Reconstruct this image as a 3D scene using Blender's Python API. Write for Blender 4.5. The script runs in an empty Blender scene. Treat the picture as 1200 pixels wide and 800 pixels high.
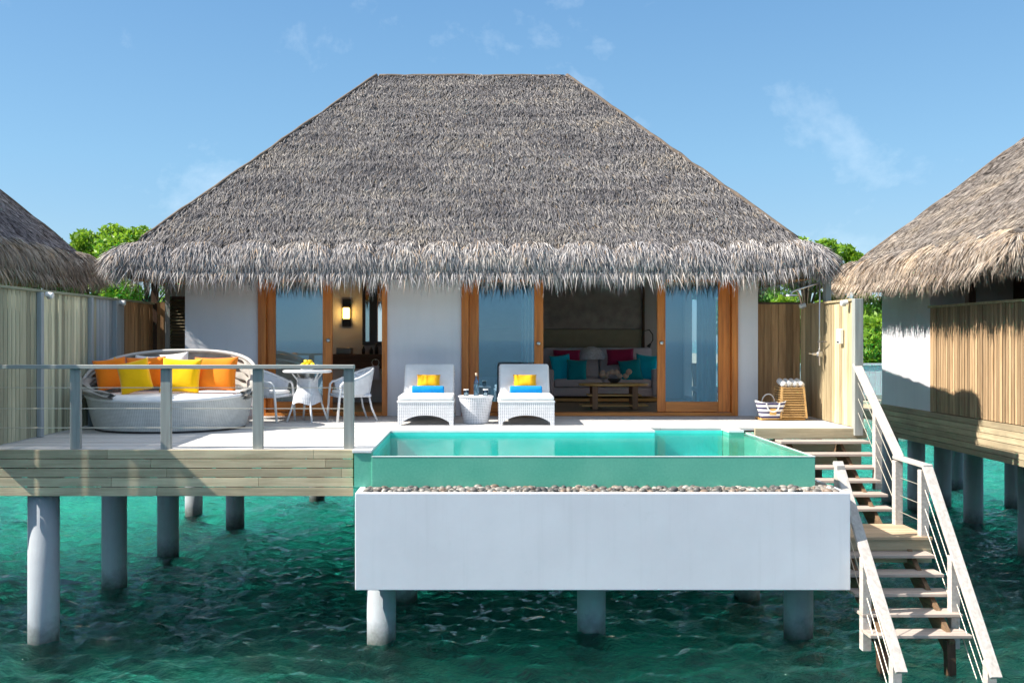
import bpy, math, random
import numpy as np
from mathutils import Vector, Matrix, Euler
R = math.radians; PI = math.pi
random.seed(7); rng = np.random.default_rng(7)
sc = bpy.context.scene; COL = sc.collection

# ------------------------------------------------------------ camera
cam = bpy.data.objects.new('camera', bpy.data.cameras.new('camera')); COL.objects.link(cam)
cam.location = (0, 0, 1.25); cam.rotation_euler = (R(90), 0, 0)
cam.data.lens = 33.0; cam.data.sensor_width = 36
cam.data.shift_x = 40 / 1200; cam.data.shift_y = -2 / 1200
cam.data.clip_end = 20000; cam.data.clip_start = 0.1
sc.camera = cam
# ------------------------------------------------------------ sky, sun, exposure
SUN_EL, SUN_A = R(42), R(10)        # from the left, a little towards the camera
S = Vector((-math.cos(SUN_EL) * math.cos(SUN_A), -math.cos(SUN_EL) * math.sin(SUN_A), math.sin(SUN_EL)))
w = bpy.data.worlds.new('World'); sc.world = w; w.use_nodes = True
nt = w.node_tree; bg = nt.nodes['Background']
sky = nt.nodes.new('ShaderNodeTexSky'); sky.sky_type = 'NISHITA'; sky.sun_disc = False
sky.sun_elevation = SUN_EL; sky.sun_rotation = math.atan2(S.x, S.y)
sky.air_density = 1.0; sky.dust_density = 0.15; sky.ozone_density = 2.2; sky.altitude = 0
tc = nt.nodes.new('ShaderNodeTexCoord'); mp = nt.nodes.new('ShaderNodeMapping')
mp.inputs['Scale'].default_value = (3.0, 3.0, 3.6)
nz = nt.nodes.new('ShaderNodeTexNoise'); nz.inputs['Scale'].default_value = 2.1; nz.inputs['Detail'].default_value = 7
nz.inputs['Roughness'].default_value = 0.6; nz.inputs['Distortion'].default_value = 0.15
rp = nt.nodes.new('ShaderNodeValToRGB'); rp.color_ramp.elements[0].position = 0.56; rp.color_ramp.elements[1].position = 0.85
rp.color_ramp.elements[1].color = (0.5, 0.5, 0.5, 1)
mx = nt.nodes.new('ShaderNodeMixRGB'); mx.inputs[2].default_value = (3.6, 4.0, 4.3, 1)
hs = nt.nodes.new('ShaderNodeHueSaturation'); hs.inputs['Saturation'].default_value = 1.04
nt.links.new(tc.outputs['Generated'], mp.inputs[0]); nt.links.new(mp.outputs[0], nz.inputs['Vector'])
nt.links.new(nz.outputs['Fac'], rp.inputs[0]); nt.links.new(rp.outputs[0], mx.inputs[0])
nt.links.new(sky.outputs[0], hs.inputs['Color'])
sx = nt.nodes.new('ShaderNodeSeparateXYZ'); nt.links.new(tc.outputs['Generated'], sx.inputs[0])
gr = nt.nodes.new('ShaderNodeValToRGB'); e = gr.color_ramp.elements
e[0].position = 0.0; e[0].color = (.27, .46, .64, 1); e[1].position = 1.0; e[1].color = (.95, 1.0, 1.08, 1)
e2 = gr.color_ramp.elements.new(.18); e2.color = (.21, .46, .70, 1); e2 = gr.color_ramp.elements.new(.38); e2.color = (.13, .33, .62, 1); e2 = gr.color_ramp.elements.new(.56); e2.color = (.50, .62, .76, 1)  # bright upper stops, above the view, added for fill light
nt.links.new(sx.outputs[2], gr.inputs[0])
sc5 = nt.nodes.new('ShaderNodeVectorMath'); sc5.operation = 'SCALE'; sc5.inputs['Scale'].default_value = 2.95; nt.links.new(gr.outputs[0], sc5.inputs[0])
m2 = nt.nodes.new('ShaderNodeMixRGB'); m2.inputs[0].default_value = .82; nt.links.new(hs.outputs[0], m2.inputs[1]); nt.links.new(sc5.outputs[0], m2.inputs[2])
nt.links.new(m2.outputs[0], mx.inputs[1])
nt.links.new(mx.outputs[0], bg.inputs['Color'])
bg.inputs['Strength'].default_value = 0.105
sun = bpy.data.objects.new('sun', bpy.data.lights.new('sun', 'SUN')); COL.objects.link(sun)
sun.data.energy = 3.0; sun.data.angle = R(0.53); sun.data.color = (1, 0.94, 0.85)
sun.rotation_euler = S.to_track_quat('Z', 'Y').to_euler(); sun.location = S * 50
sc.view_settings.view_transform = 'Standard'; sc.view_settings.look = 'None'
sc.view_settings.exposure = 1.65; sc.view_settings.gamma = 1.0; sc.view_settings.use_curve_mapping = False
sc.cycles.max_bounces = 8; sc.cycles.transparent_max_bounces = 12
sc.cycles.caustics_reflective = False; sc.cycles.caustics_refractive = True
sc.cycles.sample_clamp_indirect = 6

# ------------------------------------------------------------ materials
class NM:
    def __init__(s, name):
        s.m = bpy.data.materials.new(name); s.m.use_nodes = True
        s.t = s.m.node_tree; s.b = s.t.nodes['Principled BSDF']; s.out = s.t.nodes['Material Output']
    def n(s, kind, **kw):
        x = s.t.nodes.new('ShaderNode' + kind)
        for k, v in kw.items():
            if k in x.inputs: x.inputs[k].default_value = v
            else: setattr(x, k, v)
        return x
    def l(s, a, b): s.t.links.new(a, b)
    def coord(s, scale=(1, 1, 1), out='Object'):
        c = s.n('TexCoord'); m = s.n('Mapping'); m.inputs['Scale'].default_value = scale
        s.l(c.outputs[out], m.inputs[0]); return m.outputs[0]
    def noise(s, vec, scale, detail=4, rough=.55, dist=0):
        x = s.n('TexNoise'); x.inputs['Scale'].default_value = scale; x.inputs['Detail'].default_value = detail
        x.inputs['Roughness'].default_value = rough; x.inputs['Distortion'].default_value = dist
        s.l(vec, x.inputs['Vector']); return x.outputs['Fac']
    def ramp(s, fac, stops):
        x = s.n('ValToRGB'); e = x.color_ramp.elements
        while len(e) < len(stops): e.new(0.5)
        for i, (p, c) in enumerate(stops): e[i].position = p; e[i].color = (*c, 1) if len(c) == 3 else c
        s.l(fac, x.inputs[0]); return x.outputs[0]
    def mix(s, fac, a, b, mode='MIX'):
        x = s.n('MixRGB', blend_type=mode)
        for i, v in enumerate((fac, a, b)):
            if hasattr(v, 'links'): s.l(v, x.inputs[i])
            elif i == 0: x.inputs[0].default_value = v
            else: x.inputs[i].default_value = (*v, 1)
        return x.outputs[0]
    def math(s, op, a, b=None):
        x = s.n('Math', operation=op)
        for i, v in enumerate((a, b)):
            if v is None: continue
            if hasattr(v, 'links'): s.l(v, x.inputs[i])
            else: x.inputs[i].default_value = v
        return x.outputs[0]
    def bump(s, h, strength=.3, dist=.01):
        x = s.n('Bump'); x.inputs['Strength'].default_value = strength; x.inputs['Distance'].default_value = dist
        s.l(h, x.inputs['Height']); s.l(x.outputs[0], s.b.inputs['Normal'])
    def col(s, c): s.l(c, s.b.inputs['Base Color'])
    def set(s, **kw):
        for k, v in kw.items(): s.b.inputs[k].default_value = v
        return s

def mul(c, f): return tuple(x * f for x in c)
def m_plain(name, c, rough=.6, var=.12, scale=6, metallic=0, bump=.15):
    m = NM(name); v = m.coord(); f = m.noise(v, scale, 5)
    m.col(m.ramp(f, [(.3, mul(c, 1 - var)), (.7, mul(c, 1 + var * .6))])); m.set(Roughness=rough, Metallic=metallic)
    if bump: m.bump(m.noise(v, scale * 12, 3), bump, .004)
    return m.m
def m_wood(name, c1, c2, axis='x', rough=.65, plank=.35, grain=1.0, stain=0.0, spec=.35):
    m = NM(name); sc_ = {'x': (1.5, 26, 26), 'y': (26, 1.5, 26), 'z': (26, 26, 1.5)}[axis]
    v = m.coord(sc_); f = m.noise(v, 1.0 * grain, 6, .6, .4)
    col = m.ramp(f, [(.25, c2), (.6, c1), (.85, mul(c1, 1.15))])
    g = m.n('NewGeometry'); r = m.ramp(g.outputs['Random Per Island'], [(0, (1 - plank,) * 3), (1, (1 + plank * .5,) * 3)])
    col = m.mix(1.0, col, r, 'MULTIPLY')
    v2 = m.coord(); f2 = m.noise(v2, 1.3, 5, .65)
    if stain: col = m.mix(m.ramp(f2, [(.45, (0, 0, 0)), (.75, (stain,) * 3)]), col, (.09, .085, .075))
    m.col(col); m.set(Roughness=rough); m.b.inputs['Specular IOR Level'].default_value = spec
    m.bump(f, .35, .003); return m.m
def m_emit(name, c, e):
    m = NM(name); m.set(Roughness=.5); m.b.inputs['Base Color'].default_value = (*c, 1)
    m.b.inputs['Emission Color'].default_value = (*c, 1); m.b.inputs['Emission Strength'].default_value = e; return m.m
def m_weave(name, c, gap, sx=.030, sz=.022, polar=False, ry=1.0, rough=.5):
    """woven wicker: raised strands, dark pinholes between them"""
    m = NM(name); t = m.n('TexCoord'); sp = m.n('SeparateXYZ'); m.l(t.outputs['Object'], sp.inputs[0])
    if polar:
        u = m.math('MULTIPLY', m.math('ARCTAN2', sp.outputs[1], sp.outputs[0]), polar)
    else:
        u = m.math('ADD', sp.outputs[0], sp.outputs[1])
    a = m.math('ABSOLUTE', m.math('SINE', m.math('MULTIPLY', u, PI / sx)))
    b = m.math('ABSOLUTE', m.math('SINE', m.math('MULTIPLY', sp.outputs[2], PI / sz)))
    h = m.math('MULTIPLY', a, b)
    hole = m.ramp(h, [(.62, (0, 0, 0)), (.85, (1, 1, 1))])
    n = m.noise(m.coord(), 9, 4)
    cc = m.ramp(n, [(.3, mul(c, .86)), (.7, mul(c, 1.05))])
    m.col(m.mix(hole, cc, gap)); m.set(Roughness=rough)
    m.bump(m.math('MAXIMUM', m.math('SUBTRACT', 1.0, h), 0), .6, .006); return m.m
def m_fabric(name, c, rough=.9, var=.08, sheen=.2):
    m = NM(name); v = m.coord(); f = m.noise(v, 5, 4)
    m.col(m.ramp(f, [(.3, mul(c, 1 - var)), (.7, mul(c, 1 + var * .5))])); m.set(Roughness=rough)
    m.b.inputs['Sheen Weight'].default_value = sheen; m.b.inputs['Specular IOR Level'].default_value = .2
    f1 = m.noise(v, 7, 3); f2 = m.noise(v, 300, 2)
    m.bump(m.math('ADD', f1, m.math('MULTIPLY', f2, .06)), .45, .02); return m.m
def m_thatch(name, stops, rough=.85, patch=(.80, .79, .82), spec=.2):
    m = NM(name); g = m.n('NewGeometry')
    c = m.ramp(g.outputs['Random Per Island'], stops)
    f = m.noise(m.coord((.8, .8, 2.2)), .9, 6, .68); c = m.mix(1, c, m.ramp(f, [(.36, mul(patch, .88)), (.52, (.98, .97, .98)), (.68, (1.22, 1.16, 1.06))]), 'MULTIPLY')
    m.col(c); m.set(Roughness=rough); m.b.inputs['Specular IOR Level'].default_value = spec; return m.m
def m_plaster(name, c):
    m = NM(name); v = m.coord(); f = m.noise(v, 1.1, 6, .6); f3 = m.noise(m.coord((7, 7, .5)), 1.2, 5, .6)
    col = m.ramp(f, [(.3, mul(c, .93)), (.7, c)])
    col = m.mix(m.ramp(f3, [(.5, (0, 0, 0)), (.8, (.22, .22, .22))]), col, mul(c, .72))
    m.col(col); m.set(Roughness=.75); m.bump(m.noise(v, 35, 5), .18, .006); return m.m
def m_glass(name, tint=(.75, .85, .88), refl=.25):
    m = NM(name); t = m.t; t.nodes.remove(m.b)
    tr = m.n('BsdfTransparent'); tr.inputs[0].default_value = (*tint, 1)
    gl = m.n('BsdfGlossy'); gl.inputs['Roughness'].default_value = .0; gl.inputs['Color'].default_value = (.42, .66, .86, 1)
    fr = m.n('Fresnel'); fr.inputs[0].default_value = 1.5
    a = m.math('ADD', fr.outputs[0], refl - .04); a = m.math('MINIMUM', a, 1.0)
    x = m.n('MixShader'); m.l(a, x.inputs[0]); m.l(tr.outputs[0], x.inputs[1]); m.l(gl.outputs[0], x.inputs[2])
    m.l(x.outputs[0], m.out.inputs[0]); return m.m

M = {}
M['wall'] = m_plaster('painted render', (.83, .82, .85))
m = NM('white render tank'); v = m.coord(); f = m.noise(v, .9, 6, .65)
c = m.ramp(f, [(.3, (.76, .765, .80)), (.7, (.84, .85, .885))]); f2 = m.noise(m.coord((9, 9, .35)), 1.0, 6, .7)
c = m.mix(m.ramp(f2, [(.52, (0, 0, 0)), (.75, (.30, .30, .30))]), c, (.64, .66, .68)); f4 = m.noise(v, 2.6, 6, .75); c = m.mix(m.ramp(f4, [(.60, (0, 0, 0)), (.72, (.22, .22, .22))]), c, (.60, .62, .62))
m.col(c); m.set(Roughness=.6); m.bump(m.noise(v, 30, 5), .08, .004); M['box'] = m.m
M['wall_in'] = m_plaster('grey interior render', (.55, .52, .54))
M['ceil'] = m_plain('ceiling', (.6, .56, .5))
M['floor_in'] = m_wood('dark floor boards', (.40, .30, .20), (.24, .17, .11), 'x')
M['panel_dark'] = m_plain('dark woven wall panel', (.36, .33, .33), .8, .3, 5)
M['panel_olive'] = m_plain('olive headboard cloth', (.30, .28, .21), .8, .1)
m = NM('grey concrete pile'); v = m.coord(); sp = m.n('SeparateXYZ'); m.l(v, sp.inputs[0])
g_ = m.n('NewGeometry'); sp = m.n('SeparateXYZ'); m.l(g_.outputs['Position'], sp.inputs[0])
f = m.noise(v, 1.6, 6, .6); c = m.ramp(f, [(.3, (.30, .33, .36)), (.7, (.38, .41, .44))])
f2 = m.noise(m.coord((14, 14, 1.2)), 1.0, 5, .65); c = m.mix(m.ramp(f2, [(.5, (0, 0, 0)), (.8, (.35, .35, .35))]), c, (.19, .20, .20))
zz_ = m.math('ADD', sp.outputs[2], m.math('MULTIPLY', m.noise(m.coord((6, 6, 6)), 1.0, 5, .7), .34))
tide = m.n('MapRange'); tide.inputs[1].default_value = -1.80; tide.inputs[2].default_value = -2.12; m.l(zz_, tide.inputs[0])
c = m.mix(tide.outputs[0], c, (.045, .06, .05)); m.col(c); m.set(Roughness=.7); m.bump(m.noise(v, 40, 5), .25, .006); M['pile'] = m.m
M['teak'] = m_wood('oiled hardwood', (.74, .25, .045), (.42, .11, .018), 'z', .42, .25, .9, spec=.5)
M['teakx'] = m_wood('oiled hardwood sill', (.72, .27, .055), (.42, .13, .025), 'x', .42, .2, .9, spec=.5)
M['deck'] = m_wood('bleached deck boards', (.68, .66, .64), (.50, .48, .46), 'x', .7, .16)
M['fascia'] = m_wood('weathered fascia', (.66, .55, .36), (.44, .36, .22), 'x', .75, .35, stain=.3)
M['fascia_y'] = m_wood('weathered fascia side', (.60, .48, .30), (.38, .29, .17), 'y', .75, .35, stain=.4)
M['grey_wood'] = m_wood('silvered timber', (.40, .41, .38), (.28, .29, .27), 'z', .7, .15)
M['grey_woodx'] = m_wood('silvered rail timber', (.42, .43, .40), (.30, .31, .29), 'x', .7, .1)
M['white_wood'] = m_wood('bleached stair timber', (.62, .57, .52), (.42, .38, .34), 'y', .7, .12, stain=.10)
M['white_woodx'] = m_wood('bleached stair tread', (.58, .49, .42), (.38, .31, .27), 'x', .7, .15, stain=.2)
M['green_slat'] = m_wood('green grey slats', (.64, .62, .44), (.40, .41, .28), 'z', .75, .55)
M['blue_slat'] = m_wood('blue grey slats', (.46, .50, .52), (.32, .36, .38), 'z', .75, .3)
M['brown_slat'] = m_wood('brown slats', (.46, .27, .13), (.24, .13, .06), 'z', .7, .5)
M['pale_slat'] = m_wood('pale sunlit slats', (.62, .50, .30), (.36, .26, .14), 'z', .7, .5)
M['dark_wood'] = m_wood('dark stained timber', (.09, .05, .03), (.04, .02, .015), 'z', .5, .2)
M['landing'] = m_wood('tan landing boards', (.62, .46, .30), (.40, .28, .17), 'x', .7, .2, stain=.2)
M['stringer'] = m_wood('brown stringer timber', (.24, .15, .085), (.12, .07, .04), 'y', .7, .2)
M['rim'] = m_plain('painted wet highlight', (.70, .80, .76), .15, .05)  # pale colour stands for the highlight on the wet pool edge
M['steel'] = m_plain('brushed steel', (.6, .6, .6), .3, .05, 6, 1, 0)
M['cable'] = m_plain('steel cable', (.62, .58, .48), .4, .05, 6, .6, 0)
M['black'] = m_plain('black metal', (.02, .02, .025), .4)
M['glass'] = m_glass('door glass')
M['clear'] = m_glass('clear glass', (.93, .96, .97), .08)
M['mirror'] = m_plain('mirror', (.85, .88, .9), .02, .01, 3, 1, 0)
M['wicker_w'] = m_weave('white wicker', (.80, .80, .82), (.20, .21, .24))
M['wicker_drum'] = m_weave('white wicker drum', (.74, .75, .79), (.16, .17, .20), .030, .024, polar=.23)
M['wicker_day'] = m_weave('pale grey wicker', (.62, .64, .63), (.30, .32, .32), .026, .018, polar=1.05)
M['wicker_chair'] = m_weave('pale chair wicker', (.70, .74, .80), (.35, .38, .44), .022, .018)
M['white_paint'] = m_plain('white lacquer', (.78, .79, .80), .4, .04)
M['cushion'] = m_fabric('white outdoor cloth', (.93, .92, .91))
M['canopy'] = m_fabric('grey canopy cloth', (.36, .34, .31), var=.3)
M['orange'] = m_fabric('orange cloth', (.95, .24, .01))
M['yellow'] = m_fabric('yellow cloth', (.98, .54, .0))
M['amber'] = m_fabric('amber cloth', (.98, .48, .01))
M['blue'] = m_fabric('blue towelling', (.0, .26, .62))
M['white_cloth'] = m_fabric('white linen', (.80, .78, .76))
M['turq'] = m_fabric('turquoise cloth', (.0, .55, .78))
M['teal'] = m_fabric('teal cloth', (.0, .30, .38))
M['plum'] = m_fabric('plum cloth', (.34, .02, .09))
M['sofa'] = m_fabric('mauve grey upholstery', (.60, .52, .54))
M['lav'] = m_fabric('lavender grey linen', (.62, .58, .68))
M['honey'] = m_wood('honey wood', (.80, .46, .14), (.60, .31, .08), 'x', .4, .1, spec=.5)
M['rattan'] = m_wood('golden rattan', (.68, .42, .17), (.48, .27, .09), 'x', .5, .25)
M['curtain'] = m_fabric('white curtain', (.72, .80, .80))
M['lemon'] = m_plain('lemon skin', (.90, .62, .02), .45, .1, 20)
M['ceramic'] = m_plain('white ceramic', (.85, .84, .82), .25, .03)
M['glow'] = m_emit('lit lamp glass', (1.0, .60, .10), 4)
M['bottle'] = m_glass('bottle glass', (.75, .85, .9), .22)
M['candle'] = m_plain('frosted tumbler', (.82, .80, .76), .3, .05)
M['sand'] = m_plain('coral sand', (.55, .48, .36), .9, .15, .5)
M['bark'] = m_plain('bark', (.14, .10, .07), .9, .3)
M['vanity'] = m_wood('vanity wood', (.12, .06, .035), (.06, .03, .02), 'x')
M['cap'] = m_plain('ridge cap thatch', (.16, .12, .09), .9, .4, 9, 0, .6)
# pool tiling: small mosaic
m = NM('green pool mosaic'); v = m.coord(); f = m.noise(v, 1.4, 5, .6)
c = m.ramp(f, [(.3, (.10, .44, .31)), (.6, (.15, .50, .36)), (.8, (.21, .56, .41))])
f3 = m.noise(m.coord((40, 40, 40)), 1.0, 1); c = m.mix(.14, c, m.ramp(f3, [(.3, (.07, .28, .21)), (.7, (.22, .60, .47))]))
m.col(c); m.set(Roughness=.28); m.bump(f3, .15, .003); M['tile'] = m.m
m = NM('turquoise pool lining'); v = m.coord(); f = m.noise(v, 2.0, 4)
m.col(m.ramp(f, [(.3, (.05, .66, .58)), (.7, (.10, .78, .70))])); m.set(Roughness=.4); M['lining'] = m.m
# striped bag
m = NM('striped bag cloth'); t = m.n('TexCoord'); sp = m.n('SeparateXYZ'); m.l(t.outputs['Object'], sp.inputs[0])
s_ = m.math('SINE', m.math('MULTIPLY', sp.outputs[2], 2 * PI / .068)); m.col(m.ramp(m.math('ADD', m.math('MULTIPLY', s_, .5), .5), [(.60, (.82, .80, .78)), (.66, (.03, .025, .10))]))
m.set(Roughness=.9); M['stripe'] = m.m
# pebbles
m = NM('mixed pebbles'); g = m.n('NewGeometry')
c = m.ramp(g.outputs['Random Per Island'], [(0, (.02, .02, .025)), (.25, (.10, .09, .085)), (.45, (.24, .14, .08)), (.6, (.34, .31, .27)), (.75, (.06, .045, .035)), (.88, (.30, .27, .24)), (1, (.62, .57, .50))])
c = m.mix(.3, c, m.ramp(m.noise(m.coord(), 40, 4), [(.3, (.08, .07, .06)), (.7, (.34, .32, .29))])); m.col(c); m.set(Roughness=.5); M['pebble'] = m.m
# thatch
M['thatch'] = m_thatch('grey thatch', [(0, (.09, .087, .094)), (.25, (.15, .144, .15)), (.5, (.21, .199, .198)), (.72, (.28, .263, .252)), (.9, (.37, .35, .325)), (1, (.25, .19, .13))])
M['fringe'] = m_thatch('bleached eave thatch', [(0, (.14, .135, .145)), (.25, (.29, .275, .275)), (.5, (.42, .40, .39)), (.8, (.60, .57, .54)), (1, (.38, .27, .18))], patch=(.85, .84, .86))
M['thatch_w'] = m_thatch('warm thatch', [(0, (.15, .13, .115)), (.3, (.26, .225, .195)), (.6, (.35, .31, .27)), (.85, (.45, .405, .36)), (1, (.34, .26, .19))])
M['fringe_w'] = m_thatch('warm eave thatch', [(0, (.20, .15, .12)), (.3, (.40, .335, .27)), (.7, (.54, .475, .40)), (1, (.48, .34, .21))])
M['thatch_body'] = m_plain('packed thatch', (.11, .095, .085), .95, .5, 12, 0, .8)
M['thatch_under'] = m_plain('golden thatch underside', (.40, .21, .08), .95, .5, 14, 0, .8)
# leaves
def m_leaf(name, a, b):
    m = NM(name); g = m.n('NewGeometry'); m.col(m.ramp(g.outputs['Random Per Island'], [(0, a), (1, b)])); m.set(Roughness=.5)
    m.b.inputs['Transmission Weight'].default_value = 0
    tl = m.n('BsdfTranslucent'); tl.inputs[0].default_value = (*mul(b, 1.4), 1); x = m.n('MixShader'); x.inputs[0].default_value = .35
    m.l(m.b.outputs[0], x.inputs[1]); m.l(tl.outputs[0], x.inputs[2]); m.l(x.outputs[0], m.out.inputs[0]); return m.m
M['leaf'] = m_leaf('bright foliage', (.06, .16, .012), (.26, .42, .03))
M['leaf2'] = m_leaf('deep foliage', (.03, .10, .015), (.12, .28, .03))
# sea: clear water over a pale reef bed
m = NM('lagoon water'); g = m.n('NewGeometry')
v2 = m.n('Mapping'); v2.inputs['Scale'].default_value = (5.0, 11.0, 1); m.l(g.outputs['Position'], v2.inputs[0])
b1 = m.noise(v2.outputs[0], 1.0, 7, .62, .9)
m.b.inputs['Base Color'].default_value = (.04, .74, .60, 1); m.set(Roughness=.025, IOR=1.46); m.b.inputs['Transmission Weight'].default_value = 1.0
m.bump(b1, 1.0, .10); M['sea'] = m.m
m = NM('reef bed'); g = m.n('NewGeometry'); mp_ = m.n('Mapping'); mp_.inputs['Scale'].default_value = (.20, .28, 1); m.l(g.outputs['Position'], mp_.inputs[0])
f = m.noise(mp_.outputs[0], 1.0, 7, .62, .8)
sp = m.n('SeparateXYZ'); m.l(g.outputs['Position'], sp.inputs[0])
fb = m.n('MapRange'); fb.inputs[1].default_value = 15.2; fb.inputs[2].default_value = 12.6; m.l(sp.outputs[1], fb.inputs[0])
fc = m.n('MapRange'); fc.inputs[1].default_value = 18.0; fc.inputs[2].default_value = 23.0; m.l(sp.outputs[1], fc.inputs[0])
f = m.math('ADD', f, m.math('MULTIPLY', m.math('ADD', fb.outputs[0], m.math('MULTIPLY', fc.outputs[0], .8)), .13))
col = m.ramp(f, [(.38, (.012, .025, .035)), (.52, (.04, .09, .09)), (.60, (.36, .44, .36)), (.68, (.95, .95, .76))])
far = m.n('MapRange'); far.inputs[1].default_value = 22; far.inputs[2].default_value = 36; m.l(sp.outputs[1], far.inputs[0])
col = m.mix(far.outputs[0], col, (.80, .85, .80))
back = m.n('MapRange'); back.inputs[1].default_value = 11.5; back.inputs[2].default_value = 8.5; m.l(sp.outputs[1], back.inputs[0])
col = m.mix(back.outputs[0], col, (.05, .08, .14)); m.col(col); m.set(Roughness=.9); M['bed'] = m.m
m = NM('pool water'); m.t.nodes.remove(m.b)
tr = m.n('BsdfTransparent'); tr.inputs[0].default_value = (.72, .97, .95, 1); gl = m.n('BsdfGlossy'); gl.inputs['Roughness'].default_value = .03
fr = m.n('Fresnel'); fr.inputs[0].default_value = 1.33; bp = m.n('Bump'); bp.inputs['Strength'].default_value = .35; bp.inputs['Distance'].default_value = .01
m.l(m.noise(m.coord((1, 2.2, 1)), 7, 3), bp.inputs['Height']); m.l(bp.outputs[0], gl.inputs['Normal']); m.l(bp.outputs[0], fr.inputs['Normal'])
x = m.n('MixShader'); m.l(m.math('MULTIPLY', fr.outputs[0], .6), x.inputs[0]); m.l(tr.outputs[0], x.inputs[1]); m.l(gl.outputs[0], x.inputs[2]); m.l(x.outputs[0], m.out.inputs[0]); M['poolwater'] = m.m

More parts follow.
